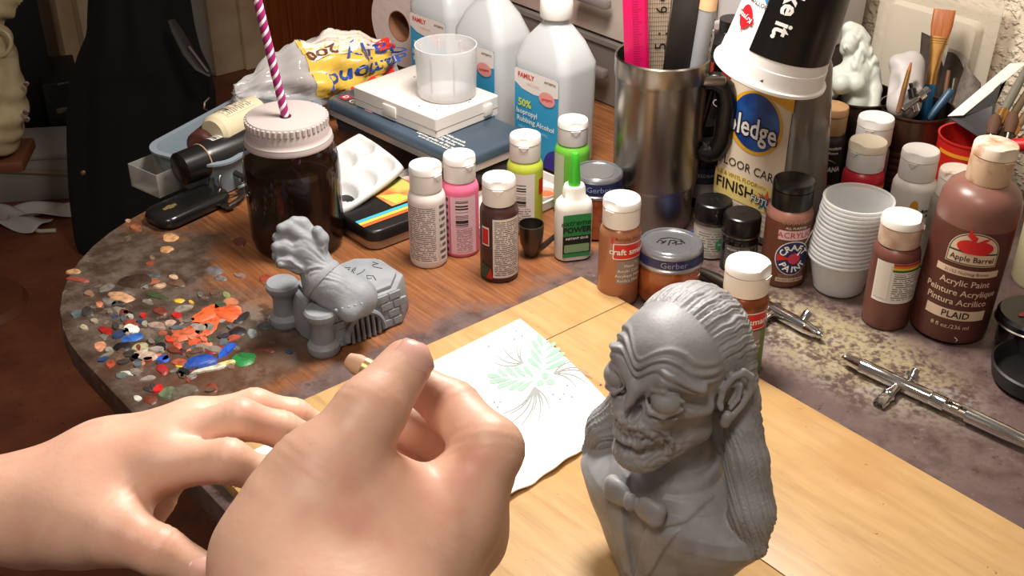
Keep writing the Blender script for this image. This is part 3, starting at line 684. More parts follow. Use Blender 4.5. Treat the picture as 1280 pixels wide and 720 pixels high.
# ---- back row bottles on the right
t, g = craft_bottle('paint_bottle', 'dark chocolate paint bottle with tan cap right of the floor care bottle', 0, 0, mat('black_brown_paint', (44,32,28), .35), cap=mat('tan_cap', (184,142,98), .4), pos=Vector((.338, 1.180, 0)), H=.115, hb=.086, rc=.0165, notch=2.6, rz=-.35)
text('Dark Chocolate', g, 0, .0735, .0052, WHITE, t, .02); text('Chocolat Fonce', g, 0, .068, .0042, WHITE, t, .02)
e = shape('emblem', g, disc(0, .048, .015, .0135, 30), mat('gold_ink', (206,186,110), .5), t, .0004); shape('emblem_disc', g, disc(.001, .0472, .0145, .013, 30), mat('night_ink', (22,28,38), .5), e, .0007); text('AMERICANA', g, 0, .049, .0080, WHITE, e, .03, sx=.8); text('ACRYLIC', g, 0, .029, .0050, WHITE, t, .02)
t, g = craft_bottle('paint_bottle', 'paint bottle with white flip cap just behind the red bottle', 0, 0, mat('grey_paint', (120,112,106), .4), pos=Vector((.378, 1.157, 0)), rc=.0185, H=.112, hb=.083, notch=-.6)
t, g = craft_bottle('paint_bottle', 'red paint bottle with white flip cap and rainbow-striped label', 0, 0, mat('crimson_paint', (190,36,52), .35), pos=Vector((.358, 1.108, 0)), r=.0208, rc=.0188, H=.107, hb=.078, notch=-1.0, lid=mat('cream_lid', (226,214,192), .45))
l = wrap(t, g, -1.2, 1.2, .02, .064, mat('dark_label', (40,34,34), .5), .0208); rainbow(t, g, .0208, -.9, 1.2, .066, l)
patch('barcode', g, -.024, -.017, .05, .064, printed('bars_red', (200,196,190), (60,56,56), cols=14, bars=True), l, .0008)
t, g = craft_bottle('paint_bottle', 'opaque white paint bottle with white flip cap before the tin can', 0, 0, mat('chalk_white_paint', (226,222,216), .4), pos=Vector((.402, 1.080, 0)), r=.0215, rc=.0182, H=.110, hb=.081, notch=-1.0, rz=.35)
text("America's", g, .006, .052, .0055, INK, t, .03); text('Acrylic', g, .008, .0465, .0055, INK, t, .03); shape('label_mark', g, disc(-.012, .056, .004, .008), mat('orange_ink', (214,150,60), .5), t); shape('label_mark', g, disc(-.015, .049, .005, .005), mat('label_green'), t)
t, g = craft_bottle('paint_bottle', 'greyish paint bottle with dirty pointed white cap beside the large brown bottle', 0, 0, mat('olive_grey_paint', (128,120,106), .4, col2=(100,92,80), nscale=40), cap=W_CAP2, pos=Vector((.426, 1.041, 0)), r=.0195, rc=.0165, H=.107, hb=.080, notch=-.9, rz=.4)
wrap(t, g, -1.2, 1.2, .006, .072, printed('print_olive', (150,142,126), (84,78,70), 18, .5, 30), .0195)
# ================================================================= steel mug with tools
p = G(820, 297)+Vector((0, .042, 0)); MUGP = p
t = thing('steel_mug', 'brushed steel travel mug with black handle holding rulers and pens', 'mug', (p.x, p.y, .0003), R(-6))
MB().lathe([(0, 0), (.038, 0), (.0405, .002), (.0412, .044), (.0430, .048), (.0440, .052), (.0462, .160), (.0472, .163), (.0478, .166), (.0478, .184), (.0466, .1855), (.0455, .184), (.0448, .160), (.040, .02), (0, .02)], 56).build('mug_body', STEEL, t, smooth=30)
hp = [(.043, -.008, .160), (.054, -.010, .162), (.063, -.011, .156), (.067, -.011, .140), (.066, -.011, .100), (.060, -.010, .086), (.050, -.009, .083), (.042, -.008, .088)]
MB().tube([Vector(a).lerp(Vector(b), k/3) for a, b in zip(hp, hp[1:]) for k in range(3)]+[Vector(hp[-1])], [.0080]*2+[.0088]*18+[.0080]*2, 12, flat=1.15).build('handle', BLKP, t, smooth=60)
MB().box((.050, -.0195, .166), (.026, .008, .010)).build('handle_plate', STEEL, t, bevel=.003)
def stick(name, label, cat, base, top, w, th, m, ya=None, group=None, bevel=.0003):
    base, top = Vector(base), Vector(top); z = (top-base); L = z.length; z.normalize()
    y = Vector(ya or (0, 1, 0)); x = y.cross(z).normalized(); y = z.cross(x)
    M = Matrix((x, y, z)).transposed().to_4x4(); M.translation = base
    o = thing(name, label, cat, group=group); o.matrix_world = M
    MB().box((0, 0, L/2), (w, th, L)).build(name+'_body', m, o, bevel=bevel)
    return o, L
b0 = p
o, L = stick('plastic_ruler', 'hot pink plastic ruler standing in the steel mug', 'ruler', b0+Vector((-.014, -.008, .022)), b0+Vector((-.040, -.012, .34)), .024, .0025, mat('pink_plastic', (214,22,96), .3))
gp = plane((0, -.0013, 0), (1, 0, 0), (0, 0, 1)); PI2 = mat('dark_pink_ink', (150,10,66), .4); bb = MB()
for i in range(80):
    bb.add([gp(-.003, .1+i*.0025, .0003), gp(.003+(.003 if i % 5 == 0 else 0), .1+i*.0025, .0003), gp(.003+(.003 if i % 5 == 0 else 0), .1005+i*.0025, .0003), gp(-.003, .1005+i*.0025, .0003)], [(0,1,2,3)])
bb.uv = [(0,0)]*len(bb.v); bb.build('ruler_marks', PI2, o, smooth=0); MB().box((.0108, -.0014, L/2), (.0024, .0014, L)).build('ruler_bevel', mat('deep_pink_plastic', (188,14,80), .3), o)
o, L = stick('steel_ruler', 'clear grid ruler with black numbers standing in the steel mug', 'ruler', b0+Vector((.000, .004, .024)), b0+Vector((-.010, .004, .34)), .036, .0015, mat('ruler_acrylic', (190,172,150), .3))
gp = plane((0, -.0008, 0), (1, 0, 0), (0, 0, 1)); bb = MB()
for i in range(-8, 9): bb.add([gp(i*.0022-.0001, .12, .0003), gp(i*.0022+.0002, .12, .0003), gp(i*.0022+.0002, L, .0003), gp(i*.0022-.0001, L, .0003)], [(0,1,2,3)])
for i in range(40): bb.add([gp(-.018, .13+i*.0045, .0003), gp(.018, .13+i*.0045, .0003), gp(.018, .1304+i*.0045, .0003), gp(-.018, .1304+i*.0045, .0003)], [(0,1,2,3)])
bb.uv = [(0,0)]*len(bb.v); bb.build('grid_lines', mat('brown_line_ink', (96,78,64), .5), o, smooth=0)
for s, z in (('5', .168), ('6', .205), ('7', .242)): text(s, gp, .003, z, .016, INK, o, .0, rot=PI/2, lift=.0006)
shape('ruler_slot', gp, rrect(.0005, .0055, .214, .236, .002), INK, o, .0006)
for z in (.180, .1806): shape('ruler_dot', gp, disc(.001 if z < .1803 else .008, .181, .001), INK, o, .0006)
o, L = stick('black_straightedge', 'flat black metal straightedge leaning in the steel mug', 'straightedge', b0+Vector((.004, -.016, .022)), b0+Vector((.022, -.016, .35)), .028, .0022, mat('black_brown_metal', (34,29,27), .45), ya=(-.25, 1, 0))
o = MB().box((-.0141, 0, L/2), (.0006, .0024, L)).build('metal_edge', STEEL, o)
def pen(name, label, cat, base, top, segs, group='pens in the steel mug'):
    base, top = Vector(base), Vector(top); z = top-base; L = z.length; z.normalize()
    o = thing(name, label, cat, base, rot=z.to_track_quat('Z', 'Y').to_euler(), group=group)
    for nm, prof, m in segs: MB().lathe([(r, k*L) for r, k in prof], 20).build(nm, m, o)
    return o, L
GB = mat('grey_marker_barrel', (150,152,156), .4)
o, L = pen('marker_pen', 'grey marker pen with pale peach cap in the steel mug', 'marker', b0+Vector((.020, -.010, .024)), b0+Vector((.046, -.012, .325)),
    [('pen_barrel', [(0, 0), (.0078, .002), (.0085, .70), (0, .70)], GB), ('pen_cap', [(0, .70), (.0089, .70), (.0089, .97), (.0072, .985), (.0072, 1), (0, 1)], mat('peach_cap', (232,186,140), .4))])
text('COPIC', cyl(.0085, -.1), 0, .188, .010, INK, o, .01, rot=-PI/2)
pen('marker_pen', 'cream capped pen standing behind the black straightedge', 'pen', b0+Vector((.020, .006, .024)), b0+Vector((.046, .016, .205)), [('pen_barrel', [(0, 0), (.006, .002), (.0065, .7), (0, .7)], mat('cream_pen', (206,190,160), .4)), ('pen_cap', [(0, .7), (.007, .7), (.007, .96), (.0055, 1), (0, 1)], W_CAP)])
pen('mechanical_pencil', 'black clip pencil at the right rim of the mug', 'pencil', b0+Vector((.028, .002, .024)), b0+Vector((.064, .006, .203)), [('pen_barrel', [(0, 0), (.0042, .01), (.0045, .9), (.003, .93), (.0042, .95), (.0045, 1), (0, 1)], BLKP), ('pen_clip', [(.0048, .8), (.0056, .81), (.0056, .88), (.0048, .89)], STEEL)])
pen('thin_pen', 'slim silver pen behind the peach marker', 'pen', b0+Vector((.016, .012, .024)), b0+Vector((.040, .030, .25)), [('pen_barrel', [(0, 0), (.0038, .01), (.004, .95), (.002, 1), (0, 1)], CHROME), ('pen_grip', [(.0042, .76), (.0045, .77), (.0045, .85), (.0042, .86)], mat('orange_ink'))])

# ================================================================= floor care bottle and the paper cup on it
pb = Vector((.268, 1.114, 0)); t = thing('floor_care_bottle', 'clear bottle of floor care finish with yellow label under a white cup', 'bottle', (pb.x, pb.y, .0003), ROT)
PLB = mat('smoky_clear_plastic', (150,142,132), .18, trans=.55)
loft([(.094, .050, .018, 0), (.106, .060, .022, .003), (.110, .064, .023, .012), (.110, .064, .023, .060), (.105, .060, .022, .095), (.098, .056, .020, .14), (.088, .052, .020, .19), (.066, .046, .020, .215), (.034, .034, .0165, .228), (.030, .030, .0148, .25)], 8).build('bottle_body', PLB, t, smooth=60)
MB().lathe([(0, .25), (.017, .25), (.017, .272), (.015, .275), (0, .275)], 28).build('bottle_cap', W_CAP, t)
def pf(x, y, lift=0.0):                     # front wall of the bottle
    ks = [(0, .025), (.003, .030), (.012, .032), (.06, .032), (.095, .030), (.14, .028), (.19, .026), (.25, .02)]
    for (a, da), (b, db) in zip(ks, ks[1:]):
        if a <= y <= b: return (x, -(da+(db-da)*(y-a)/(b-a))-lift, y)
    return (x, -.025-lift, y)
LX0, LX1 = -.050, .037
l = grid_mesh('label', lambda u, v: pf(LX0+(LX1-LX0)*u*(1-.12*v)+.006*v, .012+.175*v, .0006), 4, 24, mat('pale_label', (224,206,182), .45), t)
YB = mat('yellow_label_ink', (226,168,36), .45)
grid_mesh('label_swoosh', lambda u, v: pf(-.0440+.0805*u*.98, .187-(.004+.030*(u**1.5)+.01*math.sin(u*3))*v, .0009), 16, 4, YB, l)
shape('badge_ring', pf, disc(-.008, .128, .0345, .0325, 36), YB, l, .0011); shape('badge_disc', pf, disc(-.007, .129, .030, .0295, 36), mat('pledge_blue', (20,56,124), .3, col2=(36,96,170), nscale=40), l, .0014)
text('pledge', pf, -.010, .122, .0300, INK, l, .06, sx=.80, lift=.0017); text('pledge', pf, -.010, .122, .0300, WHITE, l, .015, sx=.80, lift=.0021)
text('FLOOR CARE', pf, -.008, .0790, .0130, INK, l, .0, lift=.0012)
shape('label_band', pf, rrect(-.0495, .0365, .040, .068, .001), mat('pale_yellow_band', (232,208,130), .45), l, .0010)
text('TILE & VINYL FLOOR', pf, -.022, .0655, .0062, mat('ochre_ink', (166,130,50), .5), l, .01, lift=.0014); text('FINISH', pf, -.022, .0535, .0170, INK, l, .015, lift=.0014)
shape('star_mark', pf, [(.020+(.0135 if i % 2 else .006)*math.cos(i*PI/6), .053+(.0125 if i % 2 else .006)*math.sin(i*PI/6)) for i in range(12)], mat('orange_star_ink', (220,104,40), .5), l, .0014)
shape('star_mark', pf, [(.018+(.012 if i % 2 else .004)*math.cos(i*PI/6+.4), .051+(.011 if i % 2 else .004)*math.sin(i*PI/6+.4)) for i in range(12)], mat('blue_star_ink', (60,110,150), .5), l, .0016)
text('FUTURE', pf, .019, .051, .0105, INK, l, .07, slant=.15, lift=.0019); text('FUTURE', pf, .019, .051, .0105, WHITE, l, .01, slant=.15, lift=.0022); text('WITH', pf, .012, .0655, .0040, mat('ochre_ink'), l, 0, lift=.0014)
for i in range(4): text('for a clear durable shine that lasts on floors', pf, -.007, .036-i*.0055, .0036, GREYI, l, 0, lift=.0012)

c0 = Vector((.237, 1.052, .200)); ct = thing('paper_cup', 'white and black drink cup upside down over the floor care bottle', 'cup', c0, rot=(R(-4), R(13), R(-36)))
prof = [(.0515, 0), (.0535, .0015), (.0535, .004), (.0505, .0045), (.0492, .0195), (.0484, .0200), (.0400, .130), (0, .130)]
MB().lathe(prof, 56).build('cup_wall', mat('white_cup', (232,230,228), .4), ct, smooth=30)
MB().lathe([(.0500, .0005), (.0470, .018), (.0385, .128), (0, .128)], 40).build('cup_lining', mat('white_cup'), ct)
cg = lambda x, y, lift=0.0: cyl(.0484-(.0084/.110)*(y-.02), R(10), 0)(x, y, lift+.0004)
def cband(x0, x1, y0, y1, m, par, nm): return grid_mesh(nm, lambda u, v: (lambda y: cyl(.0484-(.0084/.110)*(y-.02), R(10))((x0+(x1-x0)*u)*(.0484-(.0084/.110)*(y-.02))/.0484, y, .0005))(y0+(y1-y0)*v), 24, 6, m, par)
bk = cband(-.018, .085, .030, .130, mat('black_cup_print', (14,13,13), .3), ct, 'black_panel')
text('like it.', cg, .0035, .0745, .0215, WHITE, bk, .03, rot=-PI/2, lift=.0014)
text('Milk', cg, -.0310, .083, .022, mat('blue_cup_ink', (34,120,190), .4), ct, .03, rot=PI, sx=.8, lift=.0009); text('BOTTOM TAP', cg, -.0320, .0700, .0055, INK, ct, .02, rot=PI, lift=.0009)
e = shape('logo', cg, disc(-.0345, .0535, .0085, .0105, 28)+[], mat('red_logo', (200,30,40), .4), ct, .0008); shape('logo_tip', cg, [(-.036, .044), (-.033, .044), (-.0345, .0395)], mat('red_logo'), ct, .0008)
shape('logo_bar', cg, rrect(-.0455, -.0235, .0495, .0560, .001), mat('red_logo'), ct, .0009); text('Krystal', cg, -.0345, .0530, .0066, WHITE, e, .01, rot=PI, slant=.2, lift=.0014)
shape('scuff_mark', cyl(.0495, R(14)), [(-.002, .009), (.001, .0115), (.0015, .0085)], INK, ct, .0006)

# ================================================================= rubbing alcohol bottles
ALB = mat('frosted_bottle', (214,218,222), .32, trans=.25, sss=.0)
def alcohol(px, py, label, first=False):
    p = G(px, py); t = thing('alcohol_bottle', label, 'bottle', (p.x, p.y, .0003), ROT+R(4), 'rubbing alcohol bottles')
    loft([(.070, .046, .012, 0), (.080, .056, .014, .003), (.083, .059, .014, .010), (.084, .060, .014, .118), (.083, .059, .013, .126), (.062, .046, .013, .148), (.038, .034, .014, .163), (.030, .030, .0148, .168), (.029, .029, .0144, .176)], 6).build('bottle_body', ALB, t, smooth=28)
    MB().lathe([(0, .174), (.0178, .174), (.0184, .1755), (.0184, .191), (.0172, .194), (0, .1945)], 36).build('cap', W_CAP, t)
    g = plane((0, -.030, 0), (1, 0, 0), (0, 0, 1)); l = shape('label', g, rrect(-.0345, .0345, .005, .115, .002), mat('alcohol_cyan', (52,150,196), .4), t, .0004)
    shape('label_top', g, [(-.0345, .113), (-.0345, .098), (-.022, .0915), (-.004, .089), (.016, .0905), (.0345, .0945), (.0345, .113), (.032, .115), (-.032, .115)], mat('label_white', (226,218,214), .4), l, .0007)
    text('FAMILY', g, -.016, .1075, .0080, REDI, l, .03, lift=.001); text('wellness', g, -.005, .1000, .0062, mat('pale_orange_ink', (222,190,170), .5), l, 0, lift=.001); text('ANTISEPTIC', g, .022, .1085, .0034, INK, l, .02, lift=.001)
    shape('seal', g, disc(.0175, .0890, .0125, .0085), mat('seal_pink', (226,150,146), .5), l, .0010); text('compare', g, .0175, .0890, .0048, REDI, l, .02, rot=.12, lift=.0013)
    text('50%', g, -.018, .0745, .0125, mat('lime_ink', (206,220,80), .4), l, .03, lift=.001); text('Isopropyl', g, -.0145, .0640, .0090, WHITE, l, .01, lift=.001); text('Rubbing Alcohol', g, -.0005, .0545, .0090, WHITE, l, .01, lift=.001)
    text('FIRST AID ANTISEPTIC', g, -.004, .0445, .0048, mat('light_blue_ink', (150,206,228), .5), l, .01, lift=.001); text('16 fl oz (473 mL)', g, -.012, .0355, .0045, mat('light_blue_ink'), l, 0, lift=.001)
    shape('label_dot', g, [(.0345, .005)]+[(.0345-.022*math.sin(a), .005+.026*math.cos(a)) for a in [PI/2*i/12 for i in range(13)]][::-1], mat('violet_ink', (58,48,140), .4), l, .0008)
alcohol(692, 200, 'frosted rubbing alcohol bottle nearest the green paint bottle, its whole label showing')
alcohol(617, 160, 'middle rubbing alcohol bottle, half hidden by the plastic measuring cup')
alcohol(560, 122, 'rearmost rubbing alcohol bottle beside the toilet paper roll')

# ================================================================= toilet roll, bag, tins, case, cup
c = U(499, 33, 1.63)+Vector((.0345, .036, 0)); t = thing('toilet_paper_roll', 'white toilet paper roll lying on its side behind the white case', 'toilet paper', c, rot=(PI/2, 0, R(-44)))
MB().lathe([(.0215, -.05), (.057, -.05), (.0585, -.048), (.0585, .048), (.057, .05), (.0215, .05)], 56).build('paper_roll', mat('tissue_paper', (226,206,200), .85, bump=.3, bscale=90), t)
MB().lathe([(.0216, .05), (.0216, -.05), (.0204, -.05), (.0204, .05), (.0216, .05)], 40).build('cardboard_core', mat('cardboard', (150,104,76), .8), t)
# pencil tins stacked under a white plastic case
def tin(name, label, c, w, d, z0, h, rz, mtop, mside, r=.012):
    t = thing(name, label, 'tin', (c[0], c[1], z0), rz)
    loft([(w-.004, d-.004, r, 0), (w, d, r, .0015), (w, d, r, h*.45), (w-.001, d-.001, r, h*.46)], 6).build('tin_base', mside, t, smooth=40)
    loft([(w+.0016, d+.0016, r, h*.46), (w+.0016, d+.0016, r, h-.003), (w-.0012, d-.0012, r, h-.0006), (w-.003, d-.003, r, h)], 6).build('tin_lid', mtop, t, smooth=40)
    return t
BLUEG = mat('slate_blue_lacquer', (58,70,84), .3, col2=(70,86,102), nscale=5); BLKT = mat('black_lacquer', (24,22,22), .32); RIM = mat('pale_tin_rim', (206,202,198), .3, .6)
c1 = (-.100, 1.285)
tin('pencil_tin', 'closed black tin at the bottom of the stack under the slate blue tin', (-.098, 1.290), .232, .100, .020, .018, R(-46), BLKT, BLKT)
t = tin('pencil_tin', 'slate blue graphite pencil tin with white lettering under the white case', c1, .244, .105, .0395, .0205, R(-46), BLUEG, RIM)
gp = plane((0, 0, .0206), (1, 0, 0), (0, 1, 0))
for i, s in enumerate(('Quality graphite pencils', 'Crayons graphite supreme', 'Grafitstifte feinste', 'Lapices grafito de fina media')): text(s, gp, .062+.002*i, -.020-.0062*i, .0062, WHITE, t, .01)
text('12', gp, .030, -.0165, .0075, WHITE, t, .02); text('6H 5H 4H 3H 2H H F HB B 2B', gp, .068, -.0445, .0042, WHITE, t, .02)
l = shape('brand_block', gp, rrect(-.112, -.098, -.040, -.027, .0005), mat('crimson_block', (170,36,60), .4), t); text('D', gp, -.105, -.0335, .010, WHITE, l, .02, lift=.0009)
text('Grafix', gp, -.078, -.036, .0125, WHITE, t, .02); shape('brand_block', gp, rrect(-.060, -.046, -.042, -.030, .0005), mat('dusty_pink_block', (150,110,124), .4), t)
gs = plane((.119, .02, .0045), (0, 1, 0), (0, 0, 1)); 
# the tray under the tins
o = thing('paint_tray', 'shallow white plastic paint tray with orange wells under the tins', 'tray', (-.036, 1.205, .0003), R(-46))
loft([(.162, .140, .010, 0), (.168, .146, .012, .002), (.170, .148, .012, .012), (.164, .142, .011, .0122), (.160, .138, .010, .004), (.158, .136, .010, .0035)], 5).build('tray_shell', clear('tray_plastic', (226,220,216), .6, .2), o)
for i in range(5):
    for j in range(3):
        wx, wy = -.062+.031*i, -.050+.045*j
        w = MB().lathe([(0, .004), (.011, .004), (.0125, .0095), (.0135, .0095), (.0115, .0036), (0, .0036)], 20).build('well', mat('well_plastic', (224,216,210), .3), o); w.location = (wx, wy, 0)
        MB().lathe([(0, .0046), (.011, .0046), (.0112, .006), (0, .0066)], 20).build('paint_fill', [mat('orange_fill', (226,110,60), .4), mat('peach_fill', (226,170,120), .4), mat('rust_fill', (190,74,40), .4)][(i+j) % 3], w)
# white case with clasp
t = thing('plastic_case', 'white plastic instrument case with clasps lying on the pencil tin', 'case', (-.100, 1.300, .0605), R(-44))
CW = mat('white_case_plastic', (224,218,212), .42)
loft([(.138, .094, .003, 0), (.142, .098, .003, .001), (.142, .098, .003, .0225), (.140, .096, .003, .0235)], 3).build('case_shell', CW, t, smooth=40)
for x, y, w, d in ((-.006, -.0495, .022, .003), (.072, .030, .004, .012)): MB().box((x, y, .0115), (w, d, .013)).build('clasp', CW, t, bevel=.0008)
MB().box((0, 0, .0095), (.1426, .0986, .0006)).build('lid_seam', mat('seam_grey', (150,140,134), .6), t)
for x, y in ((.030, -.036), (.052, -.030), (.062, .010), (-.040, .02), (.058, .016)): MB().lathe([(0, .0237), (.0011, .0237), (.0008, .0241), (0, .0242)], 8, (x, y, 0)).build('speck', mat('dark_speck', (70,62,60), .6), t)
# frosted measuring cup on the case
p = Vector((-.074, 1.288, .0845)); t = thing('measuring_cup', 'frosted plastic measuring cup standing on the white case', 'cup', p, 0)
MB().lathe([(0, 0), (.0300, 0), (.0322, .0015), (.0332, .004), (.0352, .054), (.0352, .059), (.0340, .059), (.0338, .054), (.0316, .004), (0, .003)], 48).build('cup_wall', clear('frosted_cup', (232,232,234), .40, .35), t)
for k in range(8): MB().box((.0333*math.cos(k*PI/4+.3), .0333*math.sin(k*PI/4+.3), .031), (.0016, .0016, .044), k*PI/4+.3).build('rib', clear('frosted_cup'), t)
# black tin with coloured stripes
cc = G(468, 318)+NV*.05-EU*.088; t = tin('pencil_tin', 'black coloured-pencil tin with blue, yellow and orange stripes beside the jar', (cc.x, cc.y), .170, .100, .0003, .0225, ROT, BLKT, mat('silver_tin', (170,162,154), .3, .9), .014)
gp = plane((0, 0, .0226), (1, 0, 0), (0, 1, 0))
for i, c in enumerate(((60,170,196), (228,190,74), (222,96,50))): shape('stripe', gp, rrect(.054+.0055*i, .059+.0055*i, -.049, .049, .0003), mat('stripe_tin_%d' % i, c, .4), t)
l = shape('picture', gp, rrect(.000, .050, .000, .047, .001), mat('orange_picture', (206,96,54), .4, col2=(182,182,96), nscale=22), t)
shape('picture_leaf', gp, [(.02, .002), (.048, .006), (.046, .03), (.03, .022)], mat('leaf_print', (176,186,84), .5), l, .0009)
# white well palette leaning over the tin
Bc, Cc, Dc = G(450, 161, .050), G(511, 206, .040), G(431, 264, .0275); ex, ey = Cc-Bc, Dc-Cc; nrm = ex.cross(ey).normalized(); nrm = nrm if nrm.z > 0 else -nrm
wl_ = [(.27, .17), (.72, .20), (.27, .46), (.74, .50), (.30, .78), (.75, .80)]
def pal(u, v):
    s, q = u*2-1, v*2-1; k = .16; a = s*math.sqrt(1-k*q*q*abs(q)); b = q*math.sqrt(1-k*s*s*abs(s)); uu, vv = (a+1)/2, (b+1)/2*1.05; h = 0
    for i, (cx, cy) in enumerate(wl_):
        rx, ry = (.20, .135); d = math.sqrt(((uu-cx)/rx)**2+((vv-cy)/ry)**2)
        if d < 1: h -= .014*min(1, (1-d)*2.2)**.6*(1-.25*d)
    edge = max(abs(s), abs(q)); h -= .006*max(0, (edge-.94)/.06)
    return Bc+ex*uu+ey*vv+nrm*h
o = grid_mesh('paint_palette', pal, 48, 56, mat('white_glossy_plastic', (206,206,206), .22), None, thick=.0012, smooth=180); tag(o, 'white plastic paint palette with six oval wells leaning beside the jar', 'palette')
# ================================================================= mason jar of dark drink with straw
p = G(366, 330)+Vector((0, .044, 0)); JZ = .142/.1685; t = thing('mason_jar', 'mason jar of dark drink with grey screw lid', 'jar', (p.x, p.y, .0003), 0); JP = p
MB().lathe([(0, .003), (.036, .002), (.0425, .006), (.0455, .016), (.046, .094), (0, .094)], 56).build('drink', mat('dark_cola', (16,8,5), .08, coat=.3), t)
MB().lathe([(0, 0), (.037, 0), (.0445, .004), (.0475, .014), (.0480, .086), (.0470, .100), (.0435, .112), (.0385, .118), (.0375, .124)], 56).build('jar_glass', clear('amber_jar_glass', (36,18,9), .36, .06), t)
LIDM = mat('grey_lid_plastic', (178,166,164), .5)
l = MB().lathe([(.0385, .114), (.0435, .115), (.0440, .117), (.0430, .1195), (.0430, .1215), (.0412, .123), (.0405, .126), (.0398, .1395), (.0385, .142), (.036, .1425), (0, .1425)], 60).build('jar_lid', LIDM, t, smooth=40)
bb = MB()
for k in range(44):
    a = 2*PI*k/44; bb.box((.0398*math.cos(a), .0398*math.sin(a), .1375), (.0024, .0034, .007), a)
bb.build('lid_knurling', LIDM, l, bevel=.0006, seg=1)
s0 = G(357, 146, .1425); d_ = ray(322, 0); s1 = Vector((0, 0, CAM_H))+d_*((s0.y+.004)/d_.y); sd = (s1-s0).normalized(); base = s0-sd*.10; L = .30
st = thing('drinking_straw', 'white drinking straw with magenta spiral stripes in the jar', 'straw', base, rot=sd.to_track_quat('Z', 'Y').to_euler())
MB().lathe([(.0034, 0), (.0041, 0), (.0041, L), (.0034, L), (.0034, 0)], 20).build('straw_tube', mat('straw_white', (236,222,226), .35), st)
for k in range(2):
    f = lambda u, v, k=k: (lambda a: (.0043*math.cos(a), .0043*math.sin(a), min(L, max(.0, u*L+(v-.5)*.0068))))(u*L/.021*2*PI+k*PI)
    grid_mesh('stripe', f, 260, 1, mat('magenta_stripe', (150,38,104), .35), st, smooth=180)
MB().lathe([(.0041, 0), (.0056, 0), (.0056, .0006), (.0041, .0006)], 20, (0, 0, .1427)).build('straw_hole_rim', BLKP, t).location = (s0.x-p.x, s0.y-p.y, 0)

# ================================================================= blue-grey tray with bottles
TRM = mat('blue_grey_plastic', (126,138,148), .4); tr = R(63); tc = Vector((-.318, 1.296, 0))
t = thing('plastic_tray', 'blue-grey plastic tray of old bottles behind the car key', 'tray', tc, tr)
loft([(.185, .085, .02, 0), (.19, .09, .022, .002), (.205, .105, .026, .040), (.214, .114, .03, .041), (.214, .114, .03, .0435), (.200, .100, .025, .0435), (.186, .086, .021, .004), (.18, .08, .02, .003)], 7).build('tray_shell', TRM, t, smooth=40)
def lying(name, label, a, b, segs, group='bottles lying in the tray'):
    return pen(name, label, 'bottle', a, b, segs, group)
lying('brown_bottle', 'brown round bottle end-on in the blue-grey tray', G(250, 184, .046), G(300, 142, .046), [('bottle_body', [(0, 0), (.015, .0), (.0175, .02), (.0175, .9), (.012, 1), (0, 1)], mat('maroon_bottle', (72,38,32), .4)), ('bottle_end', [(0, -.004), (.0138, -.004), (.0145, .02)], mat('maroon_cap', (94,52,42), .4))])
o, L = lying('cream_bottle', 'cream bottle with bar code label lying in the tray', G(266, 168, .060), G(322, 140, .060), [('bottle_body', [(0, 0), (.016, .0), (.020, .06), (.0205, .2), (.0205, .95), (0, 1)], mat('cream_bottle_plastic', (206,194,164), .45))])
q = patch('label', cyl(.0205, PI-.3), -.018, .018, .016, .060, printed('print_cream', (212,202,176), (110,100,84), 12, .5, 16), o, .0004)
patch('barcode', cyl(.0205, PI-.3), -.009, .009, .020, .040, printed('bars_cream', (212,202,176), (50,44,40), cols=34, bars='v'), q, .0009)
o, L = lying('black_bottle', 'black bottle with white bar code label lying across the tray front', G(224, 212, .040), G(330, 172, .040), [('bottle_body', [(0, .26), (.0195, .26), (.0205, .30), (.0205, .97), (.017, 1), (0, 1)], mat('black_bottle_plastic', (26,25,26), .3)), ('bottle_cap', [(0, 0), (.0165, 0), (.0185, .012), (.0192, .24), (.0192, .26), (0, .26)], BLKP), ('cap_ring', [(.0194, .255), (.0200, .26), (.0194, .27)], mat('tan_ink'))])
q = patch('label', cyl(.0205, PI-.2), -.010, .008, .044, .062, LABW, o, .0004); patch('barcode', cyl(.0205, PI-.2), -.009, .007, .046, .060, printed('bars_black', (222,216,210), (50,46,46), cols=30, bars='v'), q, .0008)
shape('logo', cyl(.0205, PI-.2), disc(-.004, .098, .007), GREYI, o, .0005); shape('logo', cyl(.0205, PI-.2), disc(-.004, .098, .0058), mat('black_bottle_plastic'), o, .0008); text('UP', cyl(.0205, PI-.2), -.004, .098, .006, GREYI, o, .02, rot=-PI/2, lift=.001)
p = G(212, 240); t = thing('clear_box', 'small clear plastic box beside the car key', 'box', (p.x-.016, p.y+.012, .0003), R(-38)); CB = clear('cloudy_box_plastic', (170,168,160), .35, .3)
for c, d in (((0, 0, .0006), (.05, .034, .0012)), ((0, -.0165, .014), (.05, .0012, .028)), ((0, .0165, .014), (.05, .0012, .028)), ((-.0245, 0, .014), (.0012, .034, .028)), ((.0245, 0, .014), (.0012, .034, .028))): MB().box(c, d).build('box_panel', CB, t, bevel=.0003)

